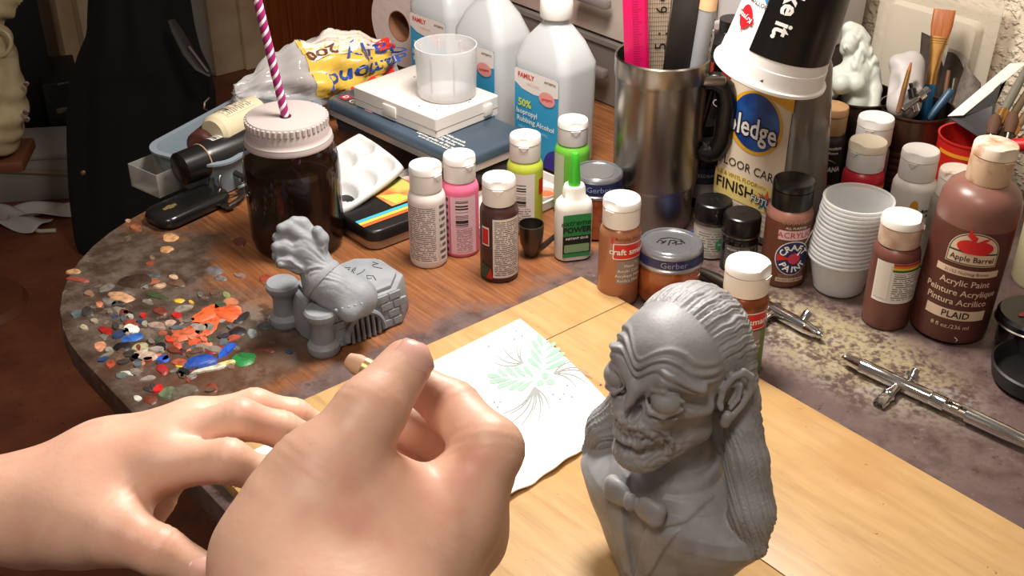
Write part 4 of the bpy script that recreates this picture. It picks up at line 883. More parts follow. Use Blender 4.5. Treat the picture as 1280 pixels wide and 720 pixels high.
# ================================================================= car key
p = G(236, 266); ang = R(52); t = thing('car_key', 'black car key fob with gold emblem, ring and metal keys', 'key', (p.x, p.y, .0003), ang)
loft([(.078, .034, .012, 0), (.090, .044, .015, .003), (.094, .047, .016, .008), (.090, .043, .015, .0135), (.080, .034, .013, .0155)], 7).build('fob_shell', mat('fob_plastic', (22,21,21), .22), t, smooth=60)
gp = plane((-.022, 0, .0156), (1, 0, 0), (0, 1, 0)); shape('emblem', gp, [(x*.0085, y*.0085) for x, y in ((-1,.32),(-.38,.32),(-.38,.5),(.38,.5),(.38,.32),(1,.32),(.85,-.32),(.38,-.32),(.38,-.5),(-.38,-.5),(-.38,-.32),(-1.1,-.32))], mat('gold_emblem', (216,190,130), .25, .8), t, .0005)
cring = Vector((.058, -.004, .014)); bb = MB(); bb.tube([cring+Vector((.015*math.cos(a), .006*math.sin(a), .0135*math.sin(a)+.002)) for a in [2*PI*i/28 for i in range(29)]], .0013, 8); bb.build('split_ring', STEEL, t)
MB().tube([(.036, .004, .014), (.048, .012, .034), (.052, .010, .037), (.074, -.010, .016), (.071, -.016, .012), (.060, -.012, .010)], [.0032]*6, 6, flat=.5).build('leather_loop', mat('black_strap', (26,25,24), .35), t)
MB().tube([(.030, -.030, .006), (.046, -.030, .008), (.058, -.024, .008), (.070, -.012, .010)], [.0025, .0035, .0035, .003], 6, flat=.4).build('key_blade', GUN, t)
k = MB().prism([(x, y) for x, y in ((0,-.011),(.010,-.013),(.014,-.007),(.010,.003),(0,.001))], 0, .002).build('key_bow', GUN, t, bevel=.0005); k.location = (.024, -.024, .004)
MB().lathe([(0, 0), (.007, 0), (.0085, .003), (.007, .008), (0, .009)], 18).build('key_clasp', CHROME, t, loc=(.072, -.010, .004))
MB().tube([(.072, -.010, .008), (.092, -.004, .006), (.108, .006, .004)], [.0035, .003, .002], 8).build('key_chain', GUN, t)

# ================================================================= plastic bag with yellow print
ba, bb_ = U(294, 120, 1.44), U(486, 70, 1.555); bax = bb_-ba; BL = bax.length; bax.normalize(); bup = Vector((0, 0, 1)); bside = bax.cross(bup).normalized(); bup = bside.cross(bax)
def bag(u, a, off=0.0):
    env = (min(1, .16+2.4*u)*(1-.55*max(0, u-.72)/.28))
    w = .044*env; h = .044*env
    cr = .0030*math.sin(9*a+14*u)+.0024*math.sin(17*u+5*a)+.0028*math.sin(31*u-3*a)+.0016*math.sin(23*a+40*u)
    return ba+bax*(u*BL)+bside*((w+cr+off)*math.cos(a))+bup*((h+cr+off)*math.sin(a)-.012*u*(1-u))
t = thing('plastic_bag', 'crumpled clear plastic bag with yellow and red print behind the jar', 'bag', G(400, 118))
def rel(o, par=None): o.location = -t.location; return o
rel(grid_mesh('bag_film', lambda u, v: bag(u, v*2*PI), 64, 48, clear('bag_film', (226,222,222), .42, .10), t, smooth=180))
bprint = lambda x, y, lift=0.0: bag(.42+x*1.3, -y-.30, .0012+lift)       # x along the bag, y around it upwards (negative y = up side)
def bregion(nm, pts, m, lift):
    (x0, x1, ya, yb) = pts; return rel(grid_mesh(nm, lambda u, v: bprint(x0+(x1-x0)*u, -(ya+(yb-ya)*v), lift), 22, 16, m, t, smooth=180))
YW = mat('yellow_film', (226,186,78), .25)
bregion('print_yellow', (-.02, .42, .10, 1.9), YW, 0); bregion('print_white', (.00, .40, 1.15, 2.2), mat('white_film', (228,216,206), .25), .0006); bregion('print_red', (.14, .42, -.30, .22), mat('red_film', (210,48,36), .25), .0006)
bregion('print_red', (.34, .44, 1.0, 1.7), mat('red_film'), .0010)
def btext(s, cx, cy, size, m, rot, bold=.02): 
    g = lambda x, y, lift=0.0: bprint(cx+x/BL, -(cy+y/.052), lift)
    o = text(s, g, 0, 0, size, m, t, bold, rot=rot, lift=.0014); rel(o); return o
BLU = mat('blue_bag_ink', (44,78,160), .4)
btext('diamond', .27, .50, .030, BLU, PI-.05); btext('Daily', .34, 1.05, .040, BLU, PI-.05, .0); btext('200', .06, 1.35, .022, mat('brown_ink'), PI)

# ================================================================= praying-hands crypt sculpture (grey)
GREY = mat('grey_primer', (138,142,148), .62, col2=(126,130,137), nscale=60, bump=.18, bscale=350)
o0 = G(409, 448)+Vector((0, .010, 0)); t = thing('crypt_sculpture', 'small grey sculpture of a hairy clawed hand on a brick crypt base', 'sculpture', (o0.x, o0.y, .0003), R(40))
BX, BY, BH = .100, .070, .036
foot = [(.004, -.002), (BX-.022, -.004), (BX, .016), (BX, BY-.012), (BX-.02, BY+.004), (.0, BY+.002), (-.006, BY/2)]
top = [((x-BX/2)*.93+BX/2, (y-BY/2)*.90+BY/2) for x, y in foot]
n = len(foot); bb = MB(); bb.add([(x, y, 0) for x, y in foot]+[(x, y, BH) for x, y in top], [tuple(reversed(range(n))), tuple(range(n, 2*n))]+[(i, (i+1)%n, n+(i+1)%n, n+i) for i in range(n)])
bb.build('crypt_base', GREY, t, bevel=.0018)
bb = MB().prism([((x-BX/2)*.80+BX/2, (y-BY/2)*.80+BY/2) for x, y in foot], BH-.001, BH+.004); bb.build('crypt_slab', GREY, t, bevel=.001)
for (x, y) in ((-.002, .004), (-.004, BY-.004)):
    MB().lathe([(0, 0), (.0135, 0), (.015, .003), (.0145, .008), (.0105, .012), (.0098, .028), (.0125, .034), (.0150, .038), (.0152, .042), (.0135, .0445), (0, .045)], 24, (x, y, 0)).build('pillar', GREY, t)
fr = plane((.004, -.0022, 0), (1, -.02, 0), (0, .09, 1))
rb = random.Random(3)
for row in range(4):
    x = -.004*(row % 2)
    while x < BX-.03:
        w = rb.uniform(.010, .016); z = .002+row*.0085; cx = x+w/2
        inside = (abs(cx-.034) < .023 and z < .027)
        if x > -.001 and not inside:
            b2 = MB(); b2.add([fr(x+.0006, z, -.001), fr(x+w-.0006, z, -.001), fr(x+w-.0006, z+.0075, -.001), fr(x+.0006, z+.0075, -.001), fr(x+.0008, z+.0003, .0010), fr(x+w-.0008, z+.0003, .0010), fr(x+w-.0008, z+.0072, .0010), fr(x+.0008, z+.0072, .0010)],
                [(4,5,6,7), (0,1,5,4), (1,2,6,5), (2,3,7,6), (3,0,4,7)]); b2.build('brick', GREY, t, bevel=.0004, seg=1)
        x += w
bb = MB(); bb.tube([fr(.034+.0195*math.cos(a), .004+.0225*math.sin(a), .0014) for a in [PI*i/14 for i in range(15)]], .0028, 8); bb.build('arch', GREY, t)
bb = MB().add([fr(.034+.018*math.cos(a), .003+.021*math.sin(a), .0006) for a in [PI*i/14 for i in range(15)]], [tuple(range(15))]); bb.build('arch_shade', mat('recess_shade_grey', (64,66,70), .8), t)  # flat dark sheet: shade of the arch opening painted as darker grey
for k in range(6):
    x = .020+k*.0056; h = .004+.021*math.sqrt(max(.02, 1-((x-.034)/.018)**2)); MB().tube([fr(x, .001, .0022), fr(x, h, .0022)], .0016, 6).build('grate_bar', GREY, t)
# cracks of the paving on the slab, their shade put into a dark grey
bb = MB(); rb = random.Random(8)
for k in range(7):
    x, y = rb.uniform(.055, .085), rb.uniform(.012, .055); pts = []
    for j in range(5): pts.append((x, y, BH+.0042)); x += rb.uniform(-.007, .007); y += rb.uniform(-.006, .008)
    bb.tube(pts, .00045, 4)
bb.build('slab_cracks', mat('recess_shade_grey'), t)
# sleeve, cuff and clasped clawed hand: one surface, laid out in the sculpture's own frame
inv = (Matrix.Translation(t.location) @ Matrix.Rotation(R(40), 4, 'Z')).inverted()
def S(x, y, tt): return tuple(inv @ U(x, y, tt))
TT = 1.055
def clasp(P):
    d = cone(P, S(446, 372, TT+.004), S(420, 361, TT), .0185, .0185)
    d = smin(d, cone(P, S(436, 390, TT-.010), S(420, 368, TT), .009, .014), .008)
    cuff = np.maximum(cone(P, S(414, 352, TT), S(396, 348, TT-.002), .0225, .0225), 0) if False else cone(P, S(416, 359, TT), S(405, 351, TT), .0195, .0198)
    d = smin(d, cuff, .003)
    pl = cone(P, S(404, 346, TT), S(380, 312, TT-.002), .0145, .0165); pl = smin(pl, cone(P, S(396, 330, TT), S(388, 296, TT), .011, .0095), .006); d2 = smin(d, pl, .004)
    fing = [[(394,300),(378,280),(368,277)], [(384,300),(362,284),(352,286)], [(378,310),(356,296),(347,297)], [(374,318),(356,308),(346,309)], [(372,326),(356,318),(347,319)], [(374,334),(362,328),(351,329)], [(400,312),(402,298),(397,289)]]
    for i, fgr in enumerate(fing):
        zt = TT-.006-(.004 if i % 2 else .0); pts = [S(x, y, zt-.003*j) for j, (x, y) in enumerate(fgr)]
        d2 = smin(d2, chain(P, pts, [.0070, .0064, .0050], .0015), .0014)
    return d2
def clasp_d(V, N):
    a = V[:,0]*.5+V[:,1]*.6-V[:,2]*.6; q = V[:,0]*420+V[:,1]*520-V[:,2]*130; hair = np.sin(q*3+4*vnoise(V[:,2]*260+V[:,0]*90, 2))*vnoise(q*2.2, 7)*1.6-.5
    m = np.exp(-((V[:,2]-.082)/.014)**2); return .0008*hair*m
cl = sculpt('clawed_hand', clasp, (-.035, -.045, .025), (.105, .075, .135), .0012, GREY, t, clasp_d)
MB().lathe([(.0185, -.003), (.0205, -.003), (.0211, 0), (.0205, .003), (.0185, .003)], 32).build('cuff_rim', GREY, t, loc=S(402, 349, TT), rot=(Vector(S(392, 338, TT))-Vector(S(414, 358, TT))).to_track_quat('Z', 'Y').to_euler())
for k in range(5):
    MB().lathe([(0, .0), (.0016, 0), (.0011, .0011), (0, .0014)], 8).build('stud', GREY, t, loc=S(420+k*8, 388-k*2, TT-.036+k*.003))

# ================================================================= paper towel with leaf print
NZ = .0135; A, B, C, D = G(650, 399, NZ), G(779, 523, NZ), G(625, 630, NZ), G(312, 566, NZ)
def towel(u, v):
    p = A.lerp(B, u).lerp(D.lerp(C, u), v)
    p = p + (A-D).normalized()*.004*math.sin(PI*u)*(1-v) + (B-A).normalized()*.004*math.sin(PI*v)*(1 if u > .5 else 0)*u
    e = max(0, (u-.9)/.1); p = p + (B-A).normalized()*.0006*math.sin(v*34)*e
    z = .0009*math.sin(7*u+3)*math.sin(5*v)*(1 if (v > .55 or u > .9) else .0)+.0035*max(0, (u-.88)/.12)**2*abs(math.sin(v*7+1))
    return (p.x, p.y, p.z+z)
t = thing('paper_towel', 'white paper towel with pale green leaf print lying on the board', 'paper towel', (0, .8, NZ))
o = grid_mesh('paper_sheet', towel, 50, 60, mat('white_paper', (240,238,234), .8, bump=.15, bscale=120), t, thick=.0012, smooth=180); o.location = (0, -.8, -NZ+.0003)
def npx(x, y, z=NZ+.0012): return G(600+x/5.14, 400+y/5.14, z)
LEAF = mat('sage_print', (152,190,170), .7, col2=(138,180,158), nscale=120); LINE = mat('grey_line_print', (146,152,150), .7)
leaves = [((395,318),(305,245)),((400,285),(325,190)),((403,230),(335,130)),((408,180),(370,90)),((422,152),(442,126)),((420,195),(485,145)),((420,245),(515,180)),((415,285),(545,210)),((415,320),(550,265)),
 ((345,368),(280,295)),((297,368),(220,298)),((247,372),(165,305)),((180,365),(112,315)),((140,362),(42,355)),((200,378),(55,398)),((245,385),(110,432)),((290,390),(185,448)),((340,388),(245,455))]
def flat(nm, pts, m, z): 
    b = MB(); b.add([(p.x, p.y-.8, p.z-NZ) for p in (npx(x, y, z) for x, y in pts)], [tuple(range(len(pts)))]); b.uv = [(0,0)]*len(pts); return b.build(nm, m, t, smooth=0)
for (bx, by), (tx, ty) in leaves:
    L = math.hypot(tx-bx, ty-by); ux, uy = (tx-bx)/L, (ty-by)/L; pts = []
    for i in range(20):
        a = 2*PI*i/20; s = (1-math.cos(a))/2; w = min(19, L*.2)*math.sin(a)*(.35+.75*s); pts.append((bx+ux*L*s-uy*w, by+uy*L*s+ux*w))
    flat('leaf_print', pts, LEAF, NZ+.0013)
for x, y, rx, ry in ((418,358,25,20), (387,402,25,20), (455,397,29,20)): flat('berry_print', disc(x, y, rx, ry), LEAF, NZ+.0013)
for x, y in ((230,68),(270,100),(222,122),(57,168),(92,527),(130,525),(113,558),(560,418),(470,476),(538,473),(515,508),(590,492),(775,397),(165,638)): flat('dot_print', disc(x, y, 8, 6, 10), LINE, NZ+.0013)
for (bx, by), tips in (((275,275), ((90,272),(100,225),(140,160),(240,160),(268,160))), ((475,342), ((600,265),(695,320),(720,355),(620,430),(695,415))), ((350,430), ((148,600),(195,600),(205,655),(265,675),(330,605),(375,650),(405,595),(450,580)))):
    for tx, ty in tips:
        b = MB(); pts = []
        for i in range(7):
            s = i/6; q = npx(bx+(tx-bx)*s+(ty-by)*.12*math.sin(PI*s), by+(ty-by)*s-(tx-bx)*.12*math.sin(PI*s), NZ+.0013); pts.append((q.x, q.y-.8, q.z-NZ))
        b.tube(pts, [.0007]*4+[.0005, .0004, .0003], 4, flat=.3); b.build('needle_print', LINE, t)

# ================================================================= airbrushes
def airbrush(label, a, b, roll, full):
    a, b = Vector(a), Vector(b); d = b-a; L = d.length; rz = math.atan2(d.y, d.x)
    t = thing('airbrush', label, 'airbrush', (a.x, a.y, a.z), rot=(roll, 0, rz), group='chrome airbrushes on the table')
    X = Matrix.Rotation(PI/2, 4, 'Y')
    def seg(nm, prof, m=CHROME): return MB().lathe([(r, z) for r, z in prof], 24, M=X).build(nm, m, t)
    seg('nozzle', [(0, 0), (.0018, 0), (.0022, .002), (.0036, .003), (.0036, .006), (.0048, .008), (.0058, .018), (.0062, .019), (0, .019)])
    seg('body', [(0, .019), (.0063, .019), (.0063, .084), (.0060, .0845), (.0060, .0855), (.0063, .086), (.0063, .098), (.0045, .099), (0, .099)])
    MB().lathe([(0, -.014), (.004, -.014), (.0046, -.012), (.0046, -.0045), (.003, -.003), (0, -.003)], 18, (.026, 0, 0), M=Matrix.Rotation(R(62), 4, 'X')).build('air_valve', CHROME, t)
    c = MB().lathe([(0, .004), (.0036, .004), (.0040, .012), (.0062, .019), (.0052, .0205), (.0052, .024), (.0062, .026), (.0056, .033), (.0044, .034), (.004, .030), (0, .028)], 20, (.056, 0, 0), M=Matrix.Rotation(R(100), 4, 'X')).build('cup_fitting', CHROME, t)
    k = MB().lathe([(0, .003), (.003, .003), (.003, .008), (.0062, .0085), (.0066, .012), (.0035, .0125), (.0032, .017), (0, .0175)], 20, (.062, 0, 0), M=Matrix.Rotation(R(-50), 4, 'X')).build('trigger', CHROME, t)
    if full:
        for s in (-1, 1): MB().box((.1075, .0048*s, .001), (.021, .0022, .0045)).build('slot_rail', CHROME, t, bevel=.0006)
        seg('needle_chuck', [(0, .098), (.002, .098), (.002, .103), (.0034, .104), (.0034, .109), (.0022, .110), (.002, .118), (0, .118)], STEEL)
        seg('handle', [(0, .1165), (.0058, .1165), (.0063, .117), (.0063, .150), (.0052, .17), (.003, .182), (0, .183)])
    else: seg('handle', [(.0045, .099), (.006, .1), (.0064, .13), (.004, .155), (0, .157)], GUN)
airbrush('chrome airbrush lying on the dusty table front right', G(1053, 446, .0085), G(1290, 556, .0085), 0, True)
airbrush('chrome airbrush lying partly behind the copper bottle and bust', G(1029, 421, .0075), G(866, 334, .0075), PI*.92, False)
# ================================================================= tin cans and what stands in them
def can(label, px, py, z, r, m, extra=None):
    c = G(px, py, z); t = thing('tin_can', label, 'can', (c.x, c.y, .0003), 0, 'metal cans by the plaster wall')
    prof = [(0, .002), (r*.94, .001), (r*1.02, 0), (r*1.02, .003), (r, .004), (r, z*.24)]
    for k in range(6):
        zz = z*(.26+.07*k); prof += [(r, zz), (r*.972, zz+.0025), (r, zz+.005)]
    prof += [(r, z*.74), (r, z-.004), (r*1.025, z-.003), (r*1.03, z-.0015), (r*1.02, z), (r*.985, z-.0005), (r*.965, z-.004), (r*.96, .004), (0, .004)]
    MB().lathe(prof, 48).build('can_wall', m, t, smooth=40); return c
DTIN = mat('dark_tin', (86,72,60), .3, .9, col2=(60,46,38), nscale=14)
c1 = can('dark ribbed tin can holding the white figurine', 1075, 116, .112, .0385, DTIN)
c2 = can('ribbed tin can crammed with brushes and sandpaper', 1147, 133, .110, .0385, mat('ribbed_tin', (112,92,76), .28, .9, col2=(70,52,42), nscale=12))
# figurine
FIGM = mat('pale_resin', (186,190,180), .55)
t = thing('figurine', 'pale resin figurine of a long-haired woman in the dark can', 'figurine', (c1.x, c1.y, .005)); ft = 1.285
def Q(x, y, dt=0.0): v = U(x, y, ft+dt)-t.location; return tuple(v)
def fig(P):
    d = ell(P, Q(1061, 58, -.004), (.0095, .0105, .0135)); d = smin(d, cone(P, Q(1064, 68), Q(1068, 84), .006, .0065), .004)
    d = smin(d, cone(P, Q(1050, 94, .002), Q(1086, 91, .004), .0095, .0105), .006); d = smin(d, cone(P, Q(1068, 92, .002), Q(1070, 130, .004), .016, .014), .008)
    for x, y in ((1052, 106), (1070, 106)): d = smin(d, ell(P, Q(x, y, -.012), (.0105, .0105, .0105)), .004)
    d = smin(d, chain(P, [Q(1088, 91, .004), Q(1093, 112, .002), Q(1091, 135, -.002)], [.0095, .008, .0075], .003), .003); d = smin(d, chain(P, [Q(1047, 94, .004), Q(1040, 115, .002)], [.0095, .008], .003), .003)
    d = smin(d, cone(P, (0, 0, .003), Q(1070, 128, .004), .014, .014), .006)
    d = smin(d, ell(P, Q(1056, 60, -.0125), (.002, .003, .003)), .0015)
    hr = ell(P, Q(1068, 47, .003), (.0135, .0135, .0150)); hr = smin(hr, chain(P, [Q(1062, 36, -.002), Q(1077, 50, 0), Q(1080, 66, 0), Q(1090, 78, 0)], [.008, .0085, .008, .007], .004), .003)
    hr = smin(hr, chain(P, [Q(1077, 62, -.004), Q(1072, 76, -.008), Q(1068, 85, -.012)], [.006, .0055, .004], .003), .003); hr = smin(hr, chain(P, [Q(1080, 70, .004), Q(1092, 90, .004), Q(1097, 110, .008)], [.008, .007, .005], .003), .003)
    return smin(d, hr, .0012)
def fig_d(V, N):
    c = np.array(Q(1080, 68)); k = np.exp(-(((V-c)/.022)**2).sum(1)); return k*.0011*np.sin(V[:,2]*500+np.sin(V[:,0]*420)*2)
sculpt('figure', fig, (-.062, -.06, -.004), (.055, .06, .20), .0014, FIGM, t, fig_d)
def PT(x, y, tt): return U(x, y, tt)
# pale grey hollow casting
t = thing('rubber_casting', 'pale grey hollow casting piece in the tin can of brushes', 'casting', c2); ct_ = t.location.copy()
def cq(x, y, tt): return tuple(U(x, y, tt)-ct_)
def cast(P):
    d = cone(P, cq(1130, 130, 1.265), cq(1134, 88, 1.28), .018, .0175); d = smin(d, cone(P, cq(1136, 84, 1.28), cq(1140, 78, 1.28), .0145, .012), .006); d = smin(d, ell(P, cq(1122, 78, 1.277), (.009, .010, .008)), .006)
    d = smax(d, -ell(P, cq(1112, 98, 1.261), (.011, .014, .017)), .002); return smax(d, -ell(P, cq(1150, 112, 1.25), (.008, .012, .010)), .002)
sculpt('casting_body', cast, (-.06, -.05, -.08), (.05, .07, .10), .0016, mat('grey_rubber', (172,166,164), .5), t)
def rod(name, label, cat, a, b, segs, group='brushes and tools in the cans'): return pen(name, label, cat, a, b, segs, group)
GOLD = mat('brass_ferrule', (196,146,84), .28, .9); BLUEH = mat('blue_handle', (28,92,138), .3)
# flat brush with blue handle: built flat and wide
a, b = U(1150, 178, 1.31), U(1181, 12, 1.285); z = (b-a); L = z.length; zq = z.to_track_quat('Z', 'Y')
t = thing('flat_brush', 'wide flat paintbrush with amber bristles and blue handle', 'brush', a, rot=zq.to_euler(), group='brushes and tools in the cans')
loft([(.011, .011, .005, 0), (.0125, .0125, .006, L*.3), (.0125, .0125, .006, L*.44)], 5).build('brush_handle', BLUEH, t)
loft([(.0118, .0118, .0055, L*.44), (.0105, .0105, .0048, L*.52), (.013, .0095, .004, L*.66), (.0195, .0075, .003, L*.80)], 5).build('ferrule', GOLD, t, smooth=60)
for k in range(3): loft([(.0200-.001*k, .0082, .003, L*(.745+.018*k)), (.0202-.001*k, .0084, .003, L*(.75+.018*k))], 5).build('ferrule_band', GOLD, t)
loft([(.0190, .0070, .003, L*.80), (.0225, .0075, .003, L*.88), (.0228, .0055, .0025, L*.985), (.0222, .0040, .0018, L)], 5).build('bristles', mat('amber_bristles', (150,78,30), .5, col2=(176,104,48), nscale=10, stretch=(120, 20, 4)), t)
rod('thin_brush', 'thin brass-ferruled brush leaning on the grey casting', 'brush', U(1122, 142, 1.245), U(1139, 78, 1.235), [('brush_handle', [(0, 0), (.0026, .02), (.0028, .5), (0, .5)], mat('walnut_handle', (110,74,50), .4)), ('ferrule', [(0, .5), (.0029, .5), (.0022, .84), (0, .84)], GOLD), ('bristles', [(0, .84), (.0022, .84), (.001, 1), (0, 1)], mat('amber_bristles'))])
rod('steel_tool', 'small chrome clamp tool in the tin can', 'tool', U(1128, 138, 1.24), U(1160, 112, 1.245), [('tool_shaft', [(0, 0), (.003, .02), (.0035, .55), (.006, .6), (.006, .8), (.003, .85), (.004, 1), (0, 1)], CHROME)])
rod('steel_tool', 'little black-handled pin vise beside the grey casting', 'tool', U(1146, 140, 1.245), U(1138, 104, 1.245), [('tool_shaft', [(0, 0), (.0035, .02), (.0035, .5), (0, .5)], CHROME), ('tool_head', [(0, .5), (.005, .5), (.0045, .8), (.002, .85), (.002, 1), (0, 1)], BLKP)])
rod('blue_tool', 'blue flat-handled tool leaning right in the tin can', 'tool', U(1160, 150, 1.28), U(1190, 112, 1.27), [('tool_shaft', [(0, 0), (.004, .02), (.005, .9), (.003, 1), (0, 1)], mat('dull_blue', (36,72,100), .4))])
for k, (x, y) in enumerate(((1186, 88), (1193, 98))): rod('thin_brush', ['slender wooden brush behind the blue tool', 'slender steel tool beside the grey sandpaper'][k], 'brush', U(1178+k*8, 140, 1.30), U(x, y, 1.295), [('brush_handle', [(0, 0), (.0022, .02), (.0026, .7), (.002, 1), (0, 1)], [mat('walnut_handle'), STEEL][k])])
def sheet(name, label, pts, m, thick=.0008, par=None, cat='sandpaper', bend=.006):
    a, b, c, d = pts; nr = (b-a).cross(d-a).normalized(); org = (a+b)/2
    t = thing(name, label, cat, org)
    f = lambda u, v: (a.lerp(b, u)).lerp(d.lerp(c, u), v)+nr*bend*math.sin(PI*u)*(.4+.6*v)-org
    grid_mesh(name+'_face', f, 12, 10, m, t, thick=thick, smooth=180); return t
SPB = mat('dark_sandpaper', (52,38,30), .8, col2=(38,28,22), nscale=200); SPG = mat('grey_sandpaper', (104,94,86), .7, col2=(84,76,70), nscale=200)
sheet('sandpaper_sheet', 'curled dark brown sandpaper behind the flat brush', [U(1145, 128, 1.335), U(1190, 142, 1.335), U(1180, 66, 1.345), U(1152, 40, 1.345)], SPB, bend=.008)
sheet('sandpaper_sheet', 'dark brown sandpaper corner right of the flat brush', [U(1165, 135, 1.325), U(1215, 150, 1.315), U(1212, 76, 1.325), U(1186, 60, 1.33)], SPB, bend=.006)
sheet('sandpaper_sheet', 'grey sandpaper sheet standing right of the blue handle', [U(1186, 140, 1.30), U(1224, 152, 1.275), U(1226, 104, 1.285), U(1208, 78, 1.295)], SPG, bend=.007)
# clear blister tray against the wall
t = thing('blister_pack', 'clear moulded plastic blister tray leaning on the plaster wall', 'packaging', UV(-.705, 1.205, .005), ROT)
BL_ = clear('blister_plastic', (226,216,198), .38, .15)
loft([(.150, .165, .006, 0), (.150, .165, .006, .0012)], 5).build('tray_flange', BL_, t, rot=(PI/2-.06, 0, 0), loc=(.01, -.004, .118))
loft([(.118, .120, .010, 0), (.112, .114, .010, .012), (.110, .112, .010, .0125)], 5).build('tray_dome', BL_, t, rot=(PI/2-.06, 0, 0), loc=(.01, -.005, .112))
# red can with a card and brushes
cr = G(1216, 170, .104); t = thing('red_can', 'red printed can with yellow band at the right wall', 'can', (cr.x, cr.y, .0003), R(-12)); rr = .033
MB().lathe([(0, .001), (rr, 0), (rr, .102), (rr*1.03, .103), (rr*1.03, .105), (rr*.97, .1045), (rr*.95, .004), (0, .004)], 40).build('can_wall', mat('red_can_print', (190,34,28), .35), t, smooth=40)
gq = cyl(rr); patch('yellow_band', gq, -.04, .04, .090, .094, mat('amber_band', (226,150,40), .4), t); text('original', gq, -.010, .078, .0125, mat('pale_red_ink', (232,150,130), .4), t, .02)
t = thing('folded_card', 'stiff white-edged dark card sticking out of the red can', 'card', cr)
def quad(nm, pts, m, th): 
    pts = [U(*q)-cr for q in pts]; n = (pts[1]-pts[0]).cross(pts[3]-pts[0]).normalized()*th; b = MB(); b.add([p for p in pts]+[p+n for p in pts], [(0,1,2,3), (7,6,5,4), (0,4,5,1), (1,5,6,2), (2,6,7,3), (3,7,4,0)]); return b.build(nm, m, t, bevel=.0002)
quad('card_edge', [(1184, 146, 1.235), (1204, 145, 1.235), (1284, 79, 1.27), (1262, 80, 1.275)], mat('white_card', (222,220,216), .5), .0012)
quad('card_face', [(1186, 148, 1.237), (1238, 182, 1.225), (1244, 132, 1.24), (1222, 124, 1.252)], mat('dark_card', (52,50,52), .5), .0012)
quad('card_face', [(1205, 146, 1.237), (1244, 132, 1.242), (1252, 104, 1.256), (1262, 96, 1.262)], mat('dark_card'), .0012)
for k, (x0, y0, x1, y1, c, w) in enumerate(((1228,188,1292,70,(112,108,96),.0048), (1240,186,1296,96,(96,80,60),.0042), (1250,190,1300,118,(120,92,66),.004), (1262,186,1312,150,(70,60,52),.004))):
    rod('thin_brush', ['long grey stick rising right out of the red can', 'brown wooden brush second from the card', 'short tan brush with brown tip at the right edge', 'dark slim brush at the far right edge'][k], 'brush', U(x0, y0, 1.21), U(x1, y1, 1.235), [('brush_handle', [(0, 0), (w*.8, .02), (w, .6), (w*.7, 1), (0, 1)], mat('stick_%d' % k, c, .4)), ('ferrule', [(w*.9, .28), (w*1.12, .29), (w*1.12, .42), (w*.9, .43)], GOLD)])
for k, (x, y) in enumerate(((1240, 160), (1262, 156))): rod('stub_brush', ['stubby brown-bristled brush left in the red can', 'stubby brown-bristled brush right in the red can'][k], 'brush', U(x-6, 190, 1.2), U(x+6, y-18, 1.205), [('brush_handle', [(0, 0), (.004, .02), (.004, .45), (0, .45)], GUN), ('bristles', [(0, .45), (.005, .45), (.007, .75), (.004, .95), (0, 1)], mat('brown_bristles', (92,62,44), .8))])
t = thing('red_marker', 'red capped marker behind the large brown bottle', 'marker', U(1290, 180, 1.19), rot=(R(70), R(20), R(50))); MB().lathe([(0, 0), (.007, 0), (.007, .05), (.006, .052), (.006, .09), (0, .09)], 18, (0, 0, -.05)).build('pen_barrel', mat('red_plastic', (186,24,34), .35), t)
# right edge: red bottle, cream bottle, black jar lids
ra = UV(-.385, .985); t = thing('red_label_bottle', 'dark red bottle with white label behind the large brown bottle', 'bottle', (ra.x, ra.y, .0003), R(-25), group=None)
MB().lathe([(0, 0), (.030, 0), (.032, .004), (.032, .088), (.024, .10), (.014, .108), (.014, .125), (0, .125)], 36).build('bottle_body', mat('wine_red', (128,30,36), .3), t)
q = patch('label', cyl(.032), -.036, .030, .022, .068, mat('lilac_label', (176,160,166), .5, col2=(120,110,70), nscale=40), t); text('am', cyl(.032), -.008, .058, .012, INK, q, .03)
rb_ = G(1300, 372)+Vector((.012, .03, 0)); t = thing('cream_bottle', 'cream rounded bottle cut by the right edge of the picture', 'bottle', (rb_.x, rb_.y, .0003), 0)
MB().lathe([(0, 0), (.026, 0), (.028, .004), (.028, .072), (.024, .090), (.014, .100), (.012, .112), (0, .113)], 32).build('bottle_body', mat('cream_plastic', (200,190,150), .45), t); MB().lathe([(.013, .100), (.016, .101), (.016, .116), (0, .117)], 24).build('cap', mat('olive_cap', (150,140,90), .5), t)
rj = G(1278, 432)+Vector((.004, .0, 0)); t = thing('black_jar', 'short black jar with red paint drips on its lid at the right edge', 'jar', (rj.x, rj.y, .0003), 0)
MB().lathe([(0, 0), (.026, 0), (.028, .003), (.028, .026), (0, .026)], 36).build('jar_body', mat('smoked_glass', (36,30,28), .15), t); l = MB().lathe([(.027, .024), (.031, .0245), (.032, .027), (.032, .032), (.0295, .035), (0, .0352)], 40).build('jar_lid', BLKP, t)
MB().lathe([(.0318, .0255), (.0330, .0262), (.0318, .0275)], 40).build('lid_rim', STEEL, l)
for dx, dy, rx in ((-.012, -.004, .006), (-.002, -.014, .005), (.008, -.018, .005)): shape('paint_drip', plane((0, 0, .0352), (1,0,0), (0,1,0)), disc(dx, dy, rx, rx*.5, 14, .5), mat('wet_red', (170,22,30), .2), l, .0006)
rk = G(1295, 500)+Vector((.012, .024, 0)); t = thing('black_dish', 'black round dish on the table cut by the right edge', 'dish', (rk.x, rk.y, .0003), 0)
MB().lathe([(0, .001), (.030, 0), (.040, .004), (.043, .018), (.041, .019), (.036, .006), (0, .005)], 40).build('dish_bowl', mat('black_rubber', (22,21,22), .4), t)

